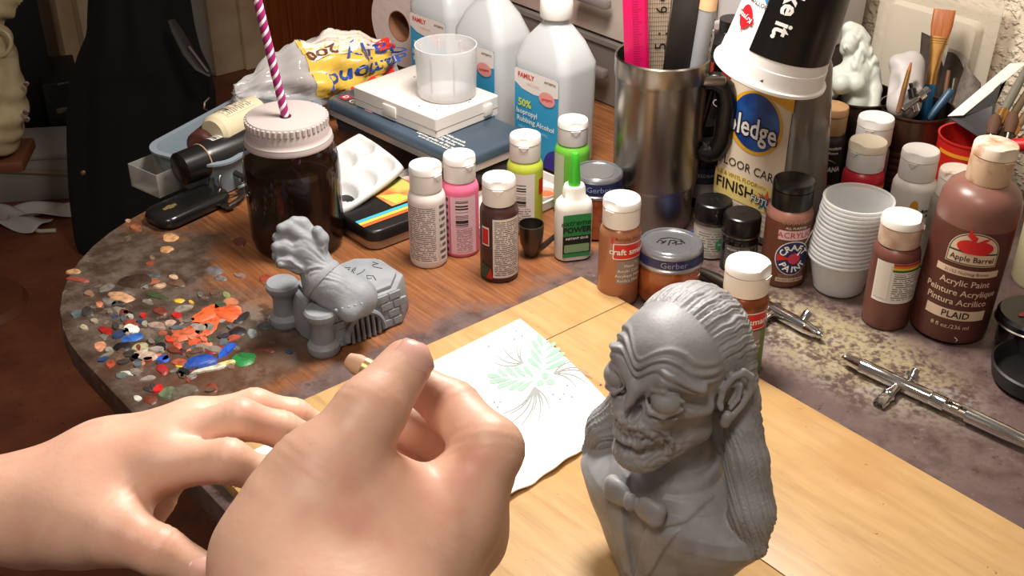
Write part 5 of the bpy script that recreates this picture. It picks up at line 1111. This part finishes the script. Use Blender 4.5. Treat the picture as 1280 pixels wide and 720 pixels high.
# ================================================================= storage behind the mug, black bottles
FR = clear('smoky_drawer_plastic', (150,140,134), .72, .3)
t = thing('storage_drawers', 'smoky plastic storage drawer box standing behind the alcohol bottles', 'storage box', UV(-1.075, 1.115, .0003), ROT)
for k in range(2):
    d = loft([(.345, .16, .01, 0), (.352, .165, .012, .002), (.356, .17, .012, .080), (.366, .176, .012, .081), (.366, .176, .012, .087), (.356, .17, .012, .087)], 4).build('drawer', mat('smoky_grey_plastic', (128,120,116), .3, col2=(108,98,92), nscale=6) if k == 0 else mat('pinkish_clear_plastic', (176,150,138), .3, col2=(196,186,176), nscale=9), t); d.location = (0, 0, .0895*k)
    MB().box((.02, -.1, .0895*k+.05), (.06, .012, .012)).build('drawer_handle', mat('smoky_grey_plastic'), t, bevel=.003)
t = thing('shelf_box', 'dark brown box under the white bin behind the floor care bottle', 'box', UV(-.835, 1.125, .0003), ROT)
MB().box((0, 0, .062), (.11, .16, .124)).build('box_body', mat('dark_brown_card', (52,38,32), .6), t, bevel=.002)
t = thing('white_bin', 'translucent white plastic bin with wavy lower lip at the top', 'bin', UV(-.835, 1.125, .1245), ROT)
loft([(.105, .14, .012, 0), (.11, .145, .014, .003), (.114, .155, .016, .120), (.118, .16, .016, .121), (.118, .16, .016, .126), (.11, .152, .015, .126)], 5).build('bin_shell', mat('milky_bin_plastic', (196,190,190), .4), t)
grid_mesh('wavy_lip', lambda u, v: (-.05+.1*u, -.0755-.003*v, .012+.012*v+.006*math.sin(u*9)*v), 40, 3, mat('milky_bin_plastic'), t, thick=.0015)
pa = Vector((.236, 1.235, 0)); t = thing('black_acrylic_bottle', 'tall black acrylic bottle with red band behind the mug handle', 'bottle', (pa.x, pa.y, .0003), R(-16))
MB().lathe([(0, 0), (.030, 0), (.032, .004), (.032, .155), (.028, .168), (.016, .176), (.016, .19), (0, .19)], 40).build('bottle_body', mat('black_satin', (24,22,22), .35), t)
q = patch('red_band', cyl(.032), -.044, .044, .118, .150, mat('scarlet_band', (200,40,30), .4), t); text("Artist's Touch", cyl(.032), .004, .134, .0100, INK, q, .01, slant=.3); text('ACRYLIC', cyl(.032), .004, .106, .0125, WHITE, t, .0)
pa = G(866, 280)+Vector((0, .028, 0)); t = thing('striped_bottle', 'squat black bottle with blue and white bands under the mug handle', 'bottle', (pa.x+.016, pa.y+.034, .0003), R(-10))
MB().lathe([(0, 0), (.025, 0), (.0265, .003), (.0265, .062), (.020, .074), (.012, .078), (.012, .090), (0, .09)], 36).build('bottle_body', mat('black_satin'), t)
patch('blue_band', cyl(.0265), -.034, .034, .030, .047, mat('steel_blue_band', (62,78,104), .4), t); patch('white_band', cyl(.0265), -.034, .034, .012, .029, mat('dull_white_band', (176,168,162), .5), t); text('SPEEDBALL', cyl(.0265), .004, .039, .0055, WHITE, t, .02, lift=.0012)
t = thing('green_bottle', 'pale green capped bottle glimpsed through the mug handle', 'bottle', (.222, 1.36, .0003), 0)
MB().lathe([(0, 0), (.018, 0), (.018, .075), (.012, .084), (.012, .11), (0, .11)], 28).build('bottle_body', mat('mint_bottle', (150,190,164), .4), t); MB().lathe([(.0122, .088), (.015, .088), (.015, .118), (0, .119)], 24).build('cap', mat('pink_cap', (196,60,90), .4), t)
t = thing('blue_tube', 'dark blue printed paint tube lying behind the jar lid', 'paint tube', G(856, 297, .006)+Vector((.01, .0, 0)), R(36))
loft([(.010, .018, .004, -.055), (.012, .014, .005, -.02), (.012, .012, .0058, .03)], 5).build('tube_body', mat('deep_blue_tube', (24,34,86), .35, col2=(50,90,150), nscale=120, lo=.6, hi=.64), t, rot=(0, PI/2, 0), loc=(0, 0, .002))

# ================================================================= far left of the room
def WL(px, py, u): d = ray(px, py); t_ = u/(d.x*EU.x+d.y*EU.y); q = Vector((0, 0, CAM_H))+d*t_; return q.dot(NV)
# black coat hanging down to the floor
t = thing('black_coat', 'large black coat hanging by the door casing beyond the table', 'coat', Vector((-.86, 2.32, FZ)))
CO = mat('black_cloth', (4,4,4), .9, bump=.3, bscale=60)
rows = [(330, 112, 262, 2.80), (290, 98, 262, 2.74), (230, 92, 264, 2.70), (170, 90, 264, 2.66), (120, 90, 266, 2.62), (90, 92, 262, 2.60), (70, 100, 252, 2.58), (40, 114, 242, 2.56), (0, 116, 234, 2.54), (-80, 122, 224, 2.50), (-200, 132, 214, 2.44), (-330, 150, 200, 2.40)]
def coat(u, v):
    k = v*(len(rows)-1); i = min(int(k), len(rows)-2); f = k-i; y, x0, x1, tt = [rows[i][j]*(1-f)+rows[i+1][j]*f for j in range(4)]
    c = U((x0+x1)/2, y, tt); w = (x1-x0)/2*tt/FPX; a = u*2*PI; fold = 1+.05*math.sin(7*a+v*5)+.04*math.sin(11*a-3*v)
    p = c+Vector((w*math.cos(a)*fold, .11*math.sin(a)*fold, 0)); p.z = max(p.z, FZ+.002); return p-t.location
grid_mesh('coat_cloth', coat, 72, 40, CO, t, smooth=180)
MB().tube([U(x, y, 2.40)-t.location for x, y in ((214, 25), (221, 38), (236, 66), (250, 84), (264, 94))], [.008, .012, .014, .013, .006], 8, flat=.35).build('coat_strap', mat('worn_black_strap', (46,38,34), .5), t)
MB().tube([U(x, y, 2.385)-t.location for x, y in ((236, 58), (248, 74), (260, 90))], .0022, 6).build('strap_edge', mat('grey_piping', (120,110,104), .5), t)
MB().lathe([(0, 0), (.006, 0), (.004, .003), (0, .004)], 12).build('coat_rivet', CHROME, t, loc=U(104, 216, 2.50)-t.location, rot=(PI/2, 0, 0))
MB().tube([U(x, y, 2.42)-t.location for x, y in ((262, 122), (256, 128), (255, 136), (261, 140))], .003, 6).build('coat_buckle', GUN, t)
# black equipment cabinet with dull labels
cp = U(46, 100, 3.12); cq_ = U(80, 100, 3.0)
t = thing('black_cabinet', 'black cabinet with faint silver label strips left of the coat', 'cabinet', Vector((cp.x, cp.y, FZ)), R(22))
BC = mat('black_cabinet', (8,8,9), .6)
MB().box((-.015, 0, .48), (.11, .2, .96)).build('cabinet_body', BC, t, bevel=.004)
MB().box((.055, -.06, (cq_.z-FZ)/2), (.09, .2, cq_.z-FZ)).build('cabinet_wing', BC, t, bevel=.004)
for (x, y, w, h) in ((82, 104, .036, .004), (84, 137, .048, .012)):
    MB().box((0, 0, 0), (w, .004, h)).build('label_strip', mat('dull_silver_strip', (110,104,92), .4, .3, col2=(50,46,40), nscale=90), t, loc=Matrix.Rotation(-R(22), 3, 'Z') @ (U(x, y, 2.86)-t.location), bevel=.0005)
# cream leather jacket
t = thing('cream_jacket', 'crumpled cream leather jacket at the far left edge', 'jacket', U(-10, 190, 2.30))
JT = 2.30
def jq(x, y, dt=0.0): return tuple(U(x, y, JT+dt)-t.location)
def jac(P):
    d = cone(P, jq(-20, 150), jq(-15, 110), .072, .065); d = smin(d, cone(P, jq(-15, 110), jq(-12, 62), .062, .040), .03); d = smin(d, cone(P, jq(-40, 20, .05), jq(30, -20, .05), .055, .035), .02); return smin(d, cone(P, jq(-60, 40, .03), jq(-10, 60), .05, .04), .02)
def jac_d(V, N): return .006*np.sin(V[:,2]*60+np.sin(V[:,0]*40)*2)*np.sin(V[:,0]*45+V[:,2]*30)+.003*np.sin(V[:,2]*150+V[:,0]*90)
sculpt('jacket_leather', jac, (-.22, -.14, -.08), (.16, .18, .44), .006, mat('cream_leather', (188,172,136), .45, col2=(166,148,112), nscale=20), t, jac_d)
MB().tube([jq(-4+18*math.sin(a), 54+17*math.cos(a), -.05+.01*math.cos(a)) for a in [PI*2*i/20 for i in range(17)]], .004, 8).build('collar_seam', mat('cream_leather'), t)
for x, y in ((33, 105), (32, 140), (34, 149)): MB().lathe([(0, 0), (.006, 0), (.005, .003), (0, .004)], 12).build('snap_button', CHROME, t, loc=jq(x, y, -.03), rot=(PI/2, 0, 0))
zt = U(-12, 192, 2.34).z; q = U(-52, 186, 2.34); t = thing('wooden_stool', 'brown wooden stool under the cream jacket', 'stool', (q.x, q.y, FZ), R(8))
MB().box((0, 0, zt-FZ-.012), (.26, .12, .024)).build('stool_seat', mat('brown_stool', (104,60,36), .5), t, bevel=.006)
MB().tube([(-.05, 0, 0), (-.05, 0, zt-FZ-.036)], .03, 12).build('stool_post', mat('brown_stool'), t); MB().lathe([(0, 0), (.11, 0), (.1, .015), (0, .03)], 24, (-.05, 0, 0)).build('stool_foot', mat('brown_stool'), t)
p = G(30, 262, FZ); t = thing('grey_box', 'grey storage box on the floor at the left', 'box', (p.x-.02, p.y+.12, FZ), R(8))
MB().box((0, 0, .055), (.30, .16, .11)).build('box_body', mat('grey_board', (150,142,136), .6), t, bevel=.004); MB().box((0, 0, .118), (.31, .17, .016)).build('box_lid', mat('grey_board'), t, bevel=.004)
MB().tube([(-.16, -.083, .10), (0, -.084, .085), (.155, -.083, .065)], .006, 8).build('box_strap', mat('tan_cord', (140,122,92), .6), t)
for k, (x, y, rz, lab) in enumerate(((55, 264, .3, 'loose white paper scraps in front of the grey box'), (20, 275, -.4, 'crumpled pale plastic wrapper at the left edge of the floor'))):
    q = G(x, y, FZ+.01); t = thing('paper_scrap', lab, 'paper', (q.x, q.y, FZ+.002), rz, 'litter on the floor by the grey box')
    grid_mesh('scrap_sheet', lambda u, v: (.16*(u-.5), .07*(v-.5), .012+.012*math.sin(5*u+k)*math.cos(7*v)), 14, 10, mat('scrap_paper', (196,186,180), .7), t, thick=.001, smooth=180)
o = MB().tube([G(x, y, FZ+.006) for x, y in ((-10, 266), (10, 272), (30, 283), (50, 289), (70, 288))], .005, 8).build('white_cable', mat('white_cable', (196,186,170), .5)); tag(o, 'pale cable curving across the floor at the left', 'cable')
# ================================================================= grey horror bust
BUSTM = mat('grey_resin', (154,155,159), .5, col2=(139,138,140), nscale=45, lo=.42, hi=.62, bump=.10, bscale=420)
bt = thing('grey_bust', 'grey resin bust of a balding long-haired ghoul in a suit with bow tie', 'bust', (.1005, .600, .0122), R(-45)); bt.scale = (.87, .87, 1)
CT, ST = math.cos(.09), math.sin(.09)
CUR = ([(32, 28, 186), (38, 27, 150), (53, 19, 114), (68, 10, 86), (77, 5, 68)], [10, 12, 15, 16, 9])
def bust(P):
    x, y, z = P[0]*1000, P[1]*1000, P[2]*1000; ax = np.abs(x); A = (ax, y, z)
    # chest, narrowing to the plinth
    zs = [0, 6, 30, 56, 64, 72, 84, 94, 104]; av = [38, 40, 60, 79, 83, 77, 52, 36, 28]; bv = [36, 37, 40, 43, 43, 42, 38, 33, 28]
    a = np.interp(z, zs, av).astype(np.float32); b = np.interp(z, zs, bv).astype(np.float32)
    k = np.sqrt((x/a)**2+((y-6)/b)**2); tor = (k-1)*np.minimum(a, b)*.9; tor = np.maximum(tor, np.maximum(-z, z-104))
    # jacket front: recessed shirt and raised lapels
    vop = np.clip((z-16)*.20, 0, 20); lap = np.clip(10+(z-16)*.42, 0, 42)
    rp = lambda q: np.clip(q/1.6+.5, 0, 1); tor = tor+rp(-y)*2.2*rp(vop-ax)-2.0*rp(-y)*rp(ax-vop)*rp(lap-ax)*rp(92-z)*rp(z-16)*(1-rp(2.0-np.abs(z-74-(ax-26)*.5))*rp(ax-24))
    # neck and collar
    nk = cone(A, (0, 8, 84), (0, 6, 128), 30, 25); d = smin(tor, nk, 5)
    ring = np.sqrt((np.sqrt(x**2+(y-7)**2)-31.5)**2+(.55*(z-(94+.20*y)))**2)-3.6; d = smin(d, ring, 2)
    # skull and face (its own scale, set on the neck)
    HS = .87; x0, y0, z0 = x, y, z; x, y, z = x/HS, y/HS, 222-(219-z)/HS; y, z = y*CT-(z-150)*ST, y*ST+(z-150)*CT+150; ax = np.abs(x); A = (ax, y, z); body = d
    h = ell(A, (0, 9, 176), (45, 52, 46)); h = smin(h, ell(A, (0, -22, 184), (39, 34, 31)), 14)
    h = smin(h, ell(A, (0, -14, 142), (34, 36, 34)), 12); h = smin(h, ell(A, (0, -40, 138), (23, 21, 19)), 8)
    h = smin(h, cone(A, (29, -2, 130), (11, -42, 111), 11, 11), 9); h = smin(h, ell(A, (0, -48, 110), (15, 13, 11)), 7)
    h = smin(h, cone(A, (18, -48, 148), (39, -14, 156), 7.5, 7), 7)
    h = smin(h, cone(A, (3, -54, 168), (24, -50, 183), 5, 5), 5); h = smin(h, cone(A, (24, -50, 183), (42, -30, 176), 5, 4.5), 7)
    h = smin(h, cone(A, (0, -55, 167), (0, -62, 154), 5, 4), 4)
    h = smax(h, -ell(A, (25, -58, 165), (14, 15, 10)), 4); h = smax(h, -ell(A, (36, -37, 137), (9, 15, 12)), 5)
    h = smin(h, ell(A, (24, -46.2, 165.5), (12, 12, 10.5)), .6)
    h = smin(h, chain(A, [(11, -54, 165), (16, -55.5, 173.5), (26, -54, 175.5), (37, -42, 168.5)], [1.5, 1.9, 1.9, 1.5], 1), 1.6)
    h = smin(h, chain(A, [(12, -55, 162), (18, -57, 157), (28, -53.5, 156.5), (37, -42, 162)], [1.5, 2.1, 2.1, 1.6], 1), 1.6)
    h = smin(h, chain(A, [(14, -54, 153.5), (22, -53, 151), (34, -43, 154)], [1.4, 1.8, 1.4], 1), 2)
    h = smin(h, chain(A, [(4, -62, 141), (12, -59, 142.5), (20, -52, 138), (24, -44, 130)], [2.0, 2.2, 2.2, 2.0], 2), 2.5)
    h = smax(h, -cone(A, (0, -66, 134), (18, -56, 133.5), 5.2, 3.2), 1.2)
    for tx in (1.8, 5.6, 9.4, 12.8): h = smin(h, ell(A, (tx, -60.0+tx*.26, 135.8), (1.75, 2.6, 4.2)), .4); 
    for tx in (3.0, 7.6, 11.6): h = smin(h, ell(A, (tx, -59.0+tx*.26, 130.2), (1.75, 2.6, 3.8)), .4)
    h = smin(h, chain(A, [(0, -61, 126), (11, -58, 126.5), (19, -50, 130)], [2.2, 2.2, 2.0], 2), 2.5)
    h = smin(h, chain(A, [(22, -45, 142), (29, -38, 132), (27, -36, 120)], [2.4, 2.2, 1.8], 2), 3)
    h = smax(h, -ell(A, (4.4, -62, 150), (3.6, 15, 7)), 1.0); h = smax(h, -cone(A, (12, -64, 139), (13, -60, 146), 1.0, .7), .8); h = smax(h, -cone(A, (20, -58, 126), (22, -50, 118), 1.0, .7), .8)
    d = h
    # ears
    EP = lambda p_, q_, n_=0.0: (45.5+.60*p_+.80*n_, -4+.80*p_-.60*n_, 160+q_+.10*p_)
    e = chain(A, [EP(0, -3), EP(1, 9), EP(7, 18), EP(15, 21), EP(22, 16), EP(23, 5), EP(18, -6), EP(12, -14)], [2.6, 2.6, 2.8, 3.0, 3.0, 2.8, 2.6, 2.8], 1)
    e = smin(e, chain(A, [EP(8, -14), EP(7, -19)], [4.6, 4.2], 1), 2); e = smin(e, chain(A, [EP(4, 8, -3.5), EP(12, 12, -4), EP(16, 4, -4), EP(10, -6, -3.5)], [4.5, 6, 6, 5], 2)+2.6, .8)
    e = smin(e, chain(A, [EP(15, 11, .5), EP(14, 0, .8), EP(9, -7, .8)], [1.6, 1.9, 1.8], 1), 1); e = smin(e, ell(A, EP(1, -5, 1.5), (2.4, 2.4, 3.2)), 1)
    d = smin(d, e, 1.5)
    # hair: swept-back cap, curtains to the shoulders
    hc = ell(A, (0, 13, 178), (48.5, 53, 48)); hl = (-27+np.clip(215-z, 0, 60)*.45+6*np.exp(-((ax-22)/10)**2)-np.clip(ax-34, 0, 20)*.2)-y; hc = smax(hc, hl*.85, 2.0)
    hc = np.maximum(hc, (168-z)-(y-4)*3.0)
    d = smin(d, hc, 1.2)*HS; d = smin(body, d, 4); x, y, z = x0, y0, z0; ax = np.abs(x); A = (ax, y, z)
    hb = ell(A, (0, 32, 138), (38, 22, 60)); cur = chain(A, CUR[0], CUR[1], 6)
    hr = smin(hb, cur, 7); hr = np.maximum(hr, 60-z)
    d = smin(d, hr, 2.0)
    # bow tie
    tie = ell(A, (14, -40, 86), (12.5, 5.5, 9.5), ry=.2); tie = smin(tie, cone(A, (20, -39, 83), (22, -37, 89), 6, 5), 3); tie = smin(tie, ell(A, (0, -43, 87), (5.5, 5.5, 6.5)), 1.2); d = smin(d, tie, .8)
    d = np.maximum(d, -z)
    return d/1000
def bust_d(V, N):
    X, Y, Z = V[:,0]*1000, V[:,1]*1000, V[:,2]*1000; HS = .87; x, y, z = X/HS, Y/HS, 222-(219-Z)/HS; y, z = y*CT-(z-150)*ST, y*ST+(z-150)*CT+150; ax = np.abs(x); sg = lambda q: 1/(1+np.exp(-np.clip(q, -30, 30)))
    # strands
    hl = -27+np.clip(215-z, 0, 60)*.45+6*np.exp(-((ax-22)/10)**2)-np.clip(ax-34, 0, 20)*.2
    scalp = sg((y-hl-1)*1.2)*sg((z-168+(y-4)*3)*.4)*(z > 120)
    B_ = (np.abs(X), Y, Z); low = sg((1.2-np.minimum(chain(B_, CUR[0], CUR[1], 6), ell(B_, (0, 32, 138), (38, 22, 60))))*2.5)*sg((Z-61)*.8)*sg((172-z)*.3); ear = (ax > 44) & (np.abs(y-4) < 20) & (np.abs(z-161) < 27)
    m = np.clip(scalp+low, 0, 1)*(~ear)
    s = np.arctan2(x, z-150)*46; w = vnoise(y*.09+3, 1)*5+vnoise(s*.25, 2)*4
    q = (np.abs(X)-np.interp(Z, [60, 70, 86, 114, 150, 190], [80, 76, 68, 53, 38, 32])+Y)*1.15+.8*np.sin(Z*.11+X*.05); w2 = 5*vnoise(z*.05, 3)+3*vnoise(q*.3+z*.02, 5)
    lo_ = sg((150-z)*.10-(y-30)*.02); ph = s*(1-lo_)+(q+w2)*lo_; ph = ph+w*.5*(1-lo_)
    st = .50*np.abs(np.sin(ph*.95+.8*vnoise(y*.2, 9)))**.6+.45*np.abs(np.sin(ph*1.63+1.3+.07*y))**.7+.5*np.abs(np.sin(ph*.37+.6+.03*y))**.8
    out = m*(st-1.0)*2.0
    # forehead furrows, crow's feet, cheek creases
    f = sg((-10-y)*.4)*sg((z-175)*.7)*sg((213-z)*.5)*(1-m)
    for zc, am in ((185, 1.5), (191.5, 1.7), (197.5, 1.0)):
        zr = zc-7.0*np.exp(-(x/8.0)**2)+4.5*np.exp(-((ax-21)/10.0)**2)-np.clip(ax-30, 0, 20)*.55
        out = out+f*am*np.exp(-((z-zr)/1.5)**2)-f*am*.7*np.exp(-((z-zr+2.8)/1.2)**2)
    c = sg((146-z)*.7)*sg((z-104)*.5)*sg((-18-y)*.3)*(1-m)
    out = out+c*.65*np.sin(x*.75+np.sin(z*.35)*2)*np.sin(z*.62+np.sin(x*.5)*2.2)
    cf = np.exp(-(((ax-36)/6)**2+((y+30)/9)**2+((z-164)/9)**2)); out = out+cf*.55*np.sin((z-164)*1.3+(y+30)*.35)
    # cloth folds of the jacket
    out = out+(Z < 84)*(Y < 10)*(1-m)*.35*np.sin(np.abs(X)*.16+Z*.12)
    return out/1000
b_ = sculpt('bust_figure', bust, (-.096, -.078, -.002), (.096, .080, .234), .0010, BUSTM, bt, bust_d)
# ================================================================= the painter's hands
def skin_material():
    g = NG('skin'); p = g.mapped(); n = g.noise(p, 28, 5, .6); n2 = g.noise(p, 260, 3, .5)
    c = g.ramp(n, [(.32, (226,174,150)), (.52, (232,188,164)), (.7, (228,172,152))])
    c = g.mix(g.ss(g.noise(p, 14, 3), .55, .72, 0, .45), c, (214,140,122))
    g.b.inputs['Subsurface Weight'].default_value = .25; g.b.inputs['Subsurface Radius'].default_value = (1, .35, .2); g.b.inputs['Subsurface Scale'].default_value = .005
    g.bump(n2, .14, .0012); return g.done(c, .48)
SKIN = skin_material(); NAIL = mat('fingernail', (236,184,170), .3)
ps = thing('person', 'person with bare hands raised over the board, the right one pinching a paintbrush', 'person', (-.10, .30, .15))
def W_(x, y, tt): return tuple(U(x, y, tt)-ps.location)
def hand(name, palm, fingers, lo, hi, kp=.009):
    def f(P):
        pl = None
        for pts, rad in palm:
            e = chain(P, pts, rad, .012); pl = e if pl is None else smin(pl, e, .016)
        d = pl
        for pts, rad in fingers:
            e = smin(pl, chain(P, pts, rad, .0045), kp); d = smin(d, e, .0018)
        return d
    def disp(V, N):
        out = np.zeros(len(V))
        for pts, rad in fingers:                       # knuckle creases
            for j in (1, 2):
                if j >= len(pts)-1: continue
                c = np.array(pts[j]); ax_ = np.array(pts[j+1])-np.array(pts[j-1]); ax_ /= np.linalg.norm(ax_)
                rel_ = V-c; s = rel_@ax_; rr = np.linalg.norm(rel_, axis=1); out += np.where(rr < rad[j]*1.7, -.00016*np.cos(s*1500)*np.exp(-(s/.0055)**2), 0)
        return out
    return sculpt(name, f, lo, hi, .0016, SKIN, ps, disp, relax=2)
def bounds(groups, pad=.006):
    a = np.array([np.array(p)-r for pts, rad in groups for p, r in zip(pts, rad)]); b = np.array([np.array(p)+r for pts, rad in groups for p, r in zip(pts, rad)])
    return tuple(a.min(0)-pad), tuple(b.max(0)+pad)
def nail(par, tip, prev, up, r, L=.011, w=None):
    tip, prev, up = Vector(tip), Vector(prev), Vector(up); d = (tip-prev).normalized(); s = d.cross(up).normalized(); up = s.cross(d)
    w = w or r*.78
    f = lambda u, v: tip+d*(r*.72-L*v)+s*(w*(u*2-1)*math.sqrt(max(.05, 1-(max(0, .25-v)/.28)**2)))+up*(r*(.985-.42*(u*2-1)**2)-.0022*max(0, .5-v)**2*4+.0002)
    grid_mesh('fingernail', f, 8, 8, NAIL, par, thick=.0006, smooth=180)
# left hand -------------------------------------------------------
LP = [([W_(-170, 645, .60), W_(-40, 638, .61), W_(40, 636, .615)], [.028, .0235, .0215]),
      ([W_(40, 636, .615), W_(120, 612, .612), W_(200, 580, .607)], [.0205, .0200, .0145]), ([W_(40, 630, .62), W_(125, 585, .622), W_(222, 548, .622)], [.0200, .0180, .0135]),
      ([W_(50, 628, .63), W_(140, 576, .640), W_(240, 528, .645)], [.0210, .0185, .0125]), ([W_(60, 634, .64), W_(140, 590, .660), W_(225, 545, .668)], [.0200, .0175, .0115]),
      ([W_(50, 645, .612), W_(100, 650, .600), W_(140, 660, .590)], [.0220, .0205, .0165])]
LF = [([W_(196, 582, .606), W_(285, 576, .600), W_(330, 596, .612), W_(366, 622, .628)], [.0125, .0108, .0092, .0078]),
      ([W_(222, 548, .620), W_(300, 524, .618), W_(352, 537, .630), W_(386, 548, .640)], [.0118, .0104, .0092, .0078]),
      ([W_(240, 528, .642), W_(318, 509, .650), W_(368, 519, .660), W_(398, 533, .668)], [.0112, .0098, .0086, .0074]),
      ([W_(222, 548, .664), W_(214, 596, .686), W_(200, 626, .690), W_(190, 650, .686)], [.0105, .0090, .0082, .0070]),
      ([W_(96, 652, .602), W_(142, 664, .586), W_(200, 689, .580), W_(246, 712, .582)], [.0200, .0150, .0118, .0100])]
lo, hi = bounds(LP+LF); lh = hand('left_hand', LP, LF, lo, hi)
nail(lh, LF[4][0][3], LF[4][0][2], Vector(W_(230, 690, .50))-Vector(W_(230, 712, .582)), .0100, .012); nail(lh, LF[1][0][3], LF[1][0][2], (.25, .1, 1), .0078, .010); nail(lh, LF[2][0][3], LF[2][0][2], (.3, .1, 1), .0074, .010)
# right hand ------------------------------------------------------
RP = [([W_(400, 960, .36), W_(415, 830, .385), W_(430, 740, .405)], [.036, .034, .031]),
      ([W_(400, 770, .400), W_(360, 700, .402), W_(392, 610, .408)], [.0270, .0225, .0175]), ([W_(440, 760, .410), W_(500, 700, .420), W_(566, 648, .428)], [.0290, .0235, .0165]),
      ([W_(430, 700, .415), W_(460, 640, .420)], [.0240, .0200]),
      ([W_(450, 770, .43), W_(510, 715, .448), W_(580, 668, .455)], [.0260, .0215, .0150]), ([W_(460, 780, .45), W_(510, 730, .475), W_(570, 690, .485)], [.0230, .0195, .0140])]
RF = [([W_(385, 630, .406), W_(408, 588, .406), W_(463, 514, .412), W_(508, 456, .425)], [.0195, .0152, .0120, .0094]),
      ([W_(562, 650, .428), W_(612, 562, .430), W_(566, 510, .448), W_(532, 487, .452)], [.0160, .0118, .0098, .0084]),
      ([W_(578, 672, .452), W_(606, 588, .462), W_(556, 548, .474), W_(506, 530, .474)], [.0145, .0112, .0100, .0092]),
      ([W_(574, 690, .480), W_(592, 622, .492), W_(548, 580, .490), W_(490, 566, .484)], [.0135, .0108, .0100, .0094]),
      ([W_(560, 700, .500), W_(570, 650, .512), W_(535, 630, .505), W_(490, 610, .492)], [.0120, .0095, .0086, .0074])]
lo, hi = bounds(RP+RF); rh = hand('right_hand', RP, RF, lo, hi, .010)
nail(rh, RF[0][0][3], RF[0][0][2], Vector(W_(548, 466, .37))-Vector(W_(508, 456, .425)), .0095, .0120)
# ---- the brush held by the right hand
a, b = U(433, 449, .462), U(520, 492, .452); z = b-a; L = .062
t = thing('paintbrush', 'small paintbrush with pale tip pinched between thumb and forefinger of the right hand', 'brush', a, rot=z.to_track_quat('Z', 'Y').to_euler())
MB().lathe([(0, 0), (.0030, .001), (.0042, .005), (.0040, .009), (0, .009)], 18).build('bristles', mat('pale_bristles', (206,166,136), .6), t)
MB().lathe([(0, .0085), (.0044, .0085), (.0042, .012), (.0040, .016), (0, .016)], 18).build('ferrule', mat('pale_gold_ferrule', (220,186,120), .3, .8), t)
MB().lathe([(0, .0155), (.0043, .0155), (.0046, .03), (.0042, .045), (.003, L), (0, L)], 18).build('brush_handle', mat('dark_brush_handle', (58,38,30), .4), t)
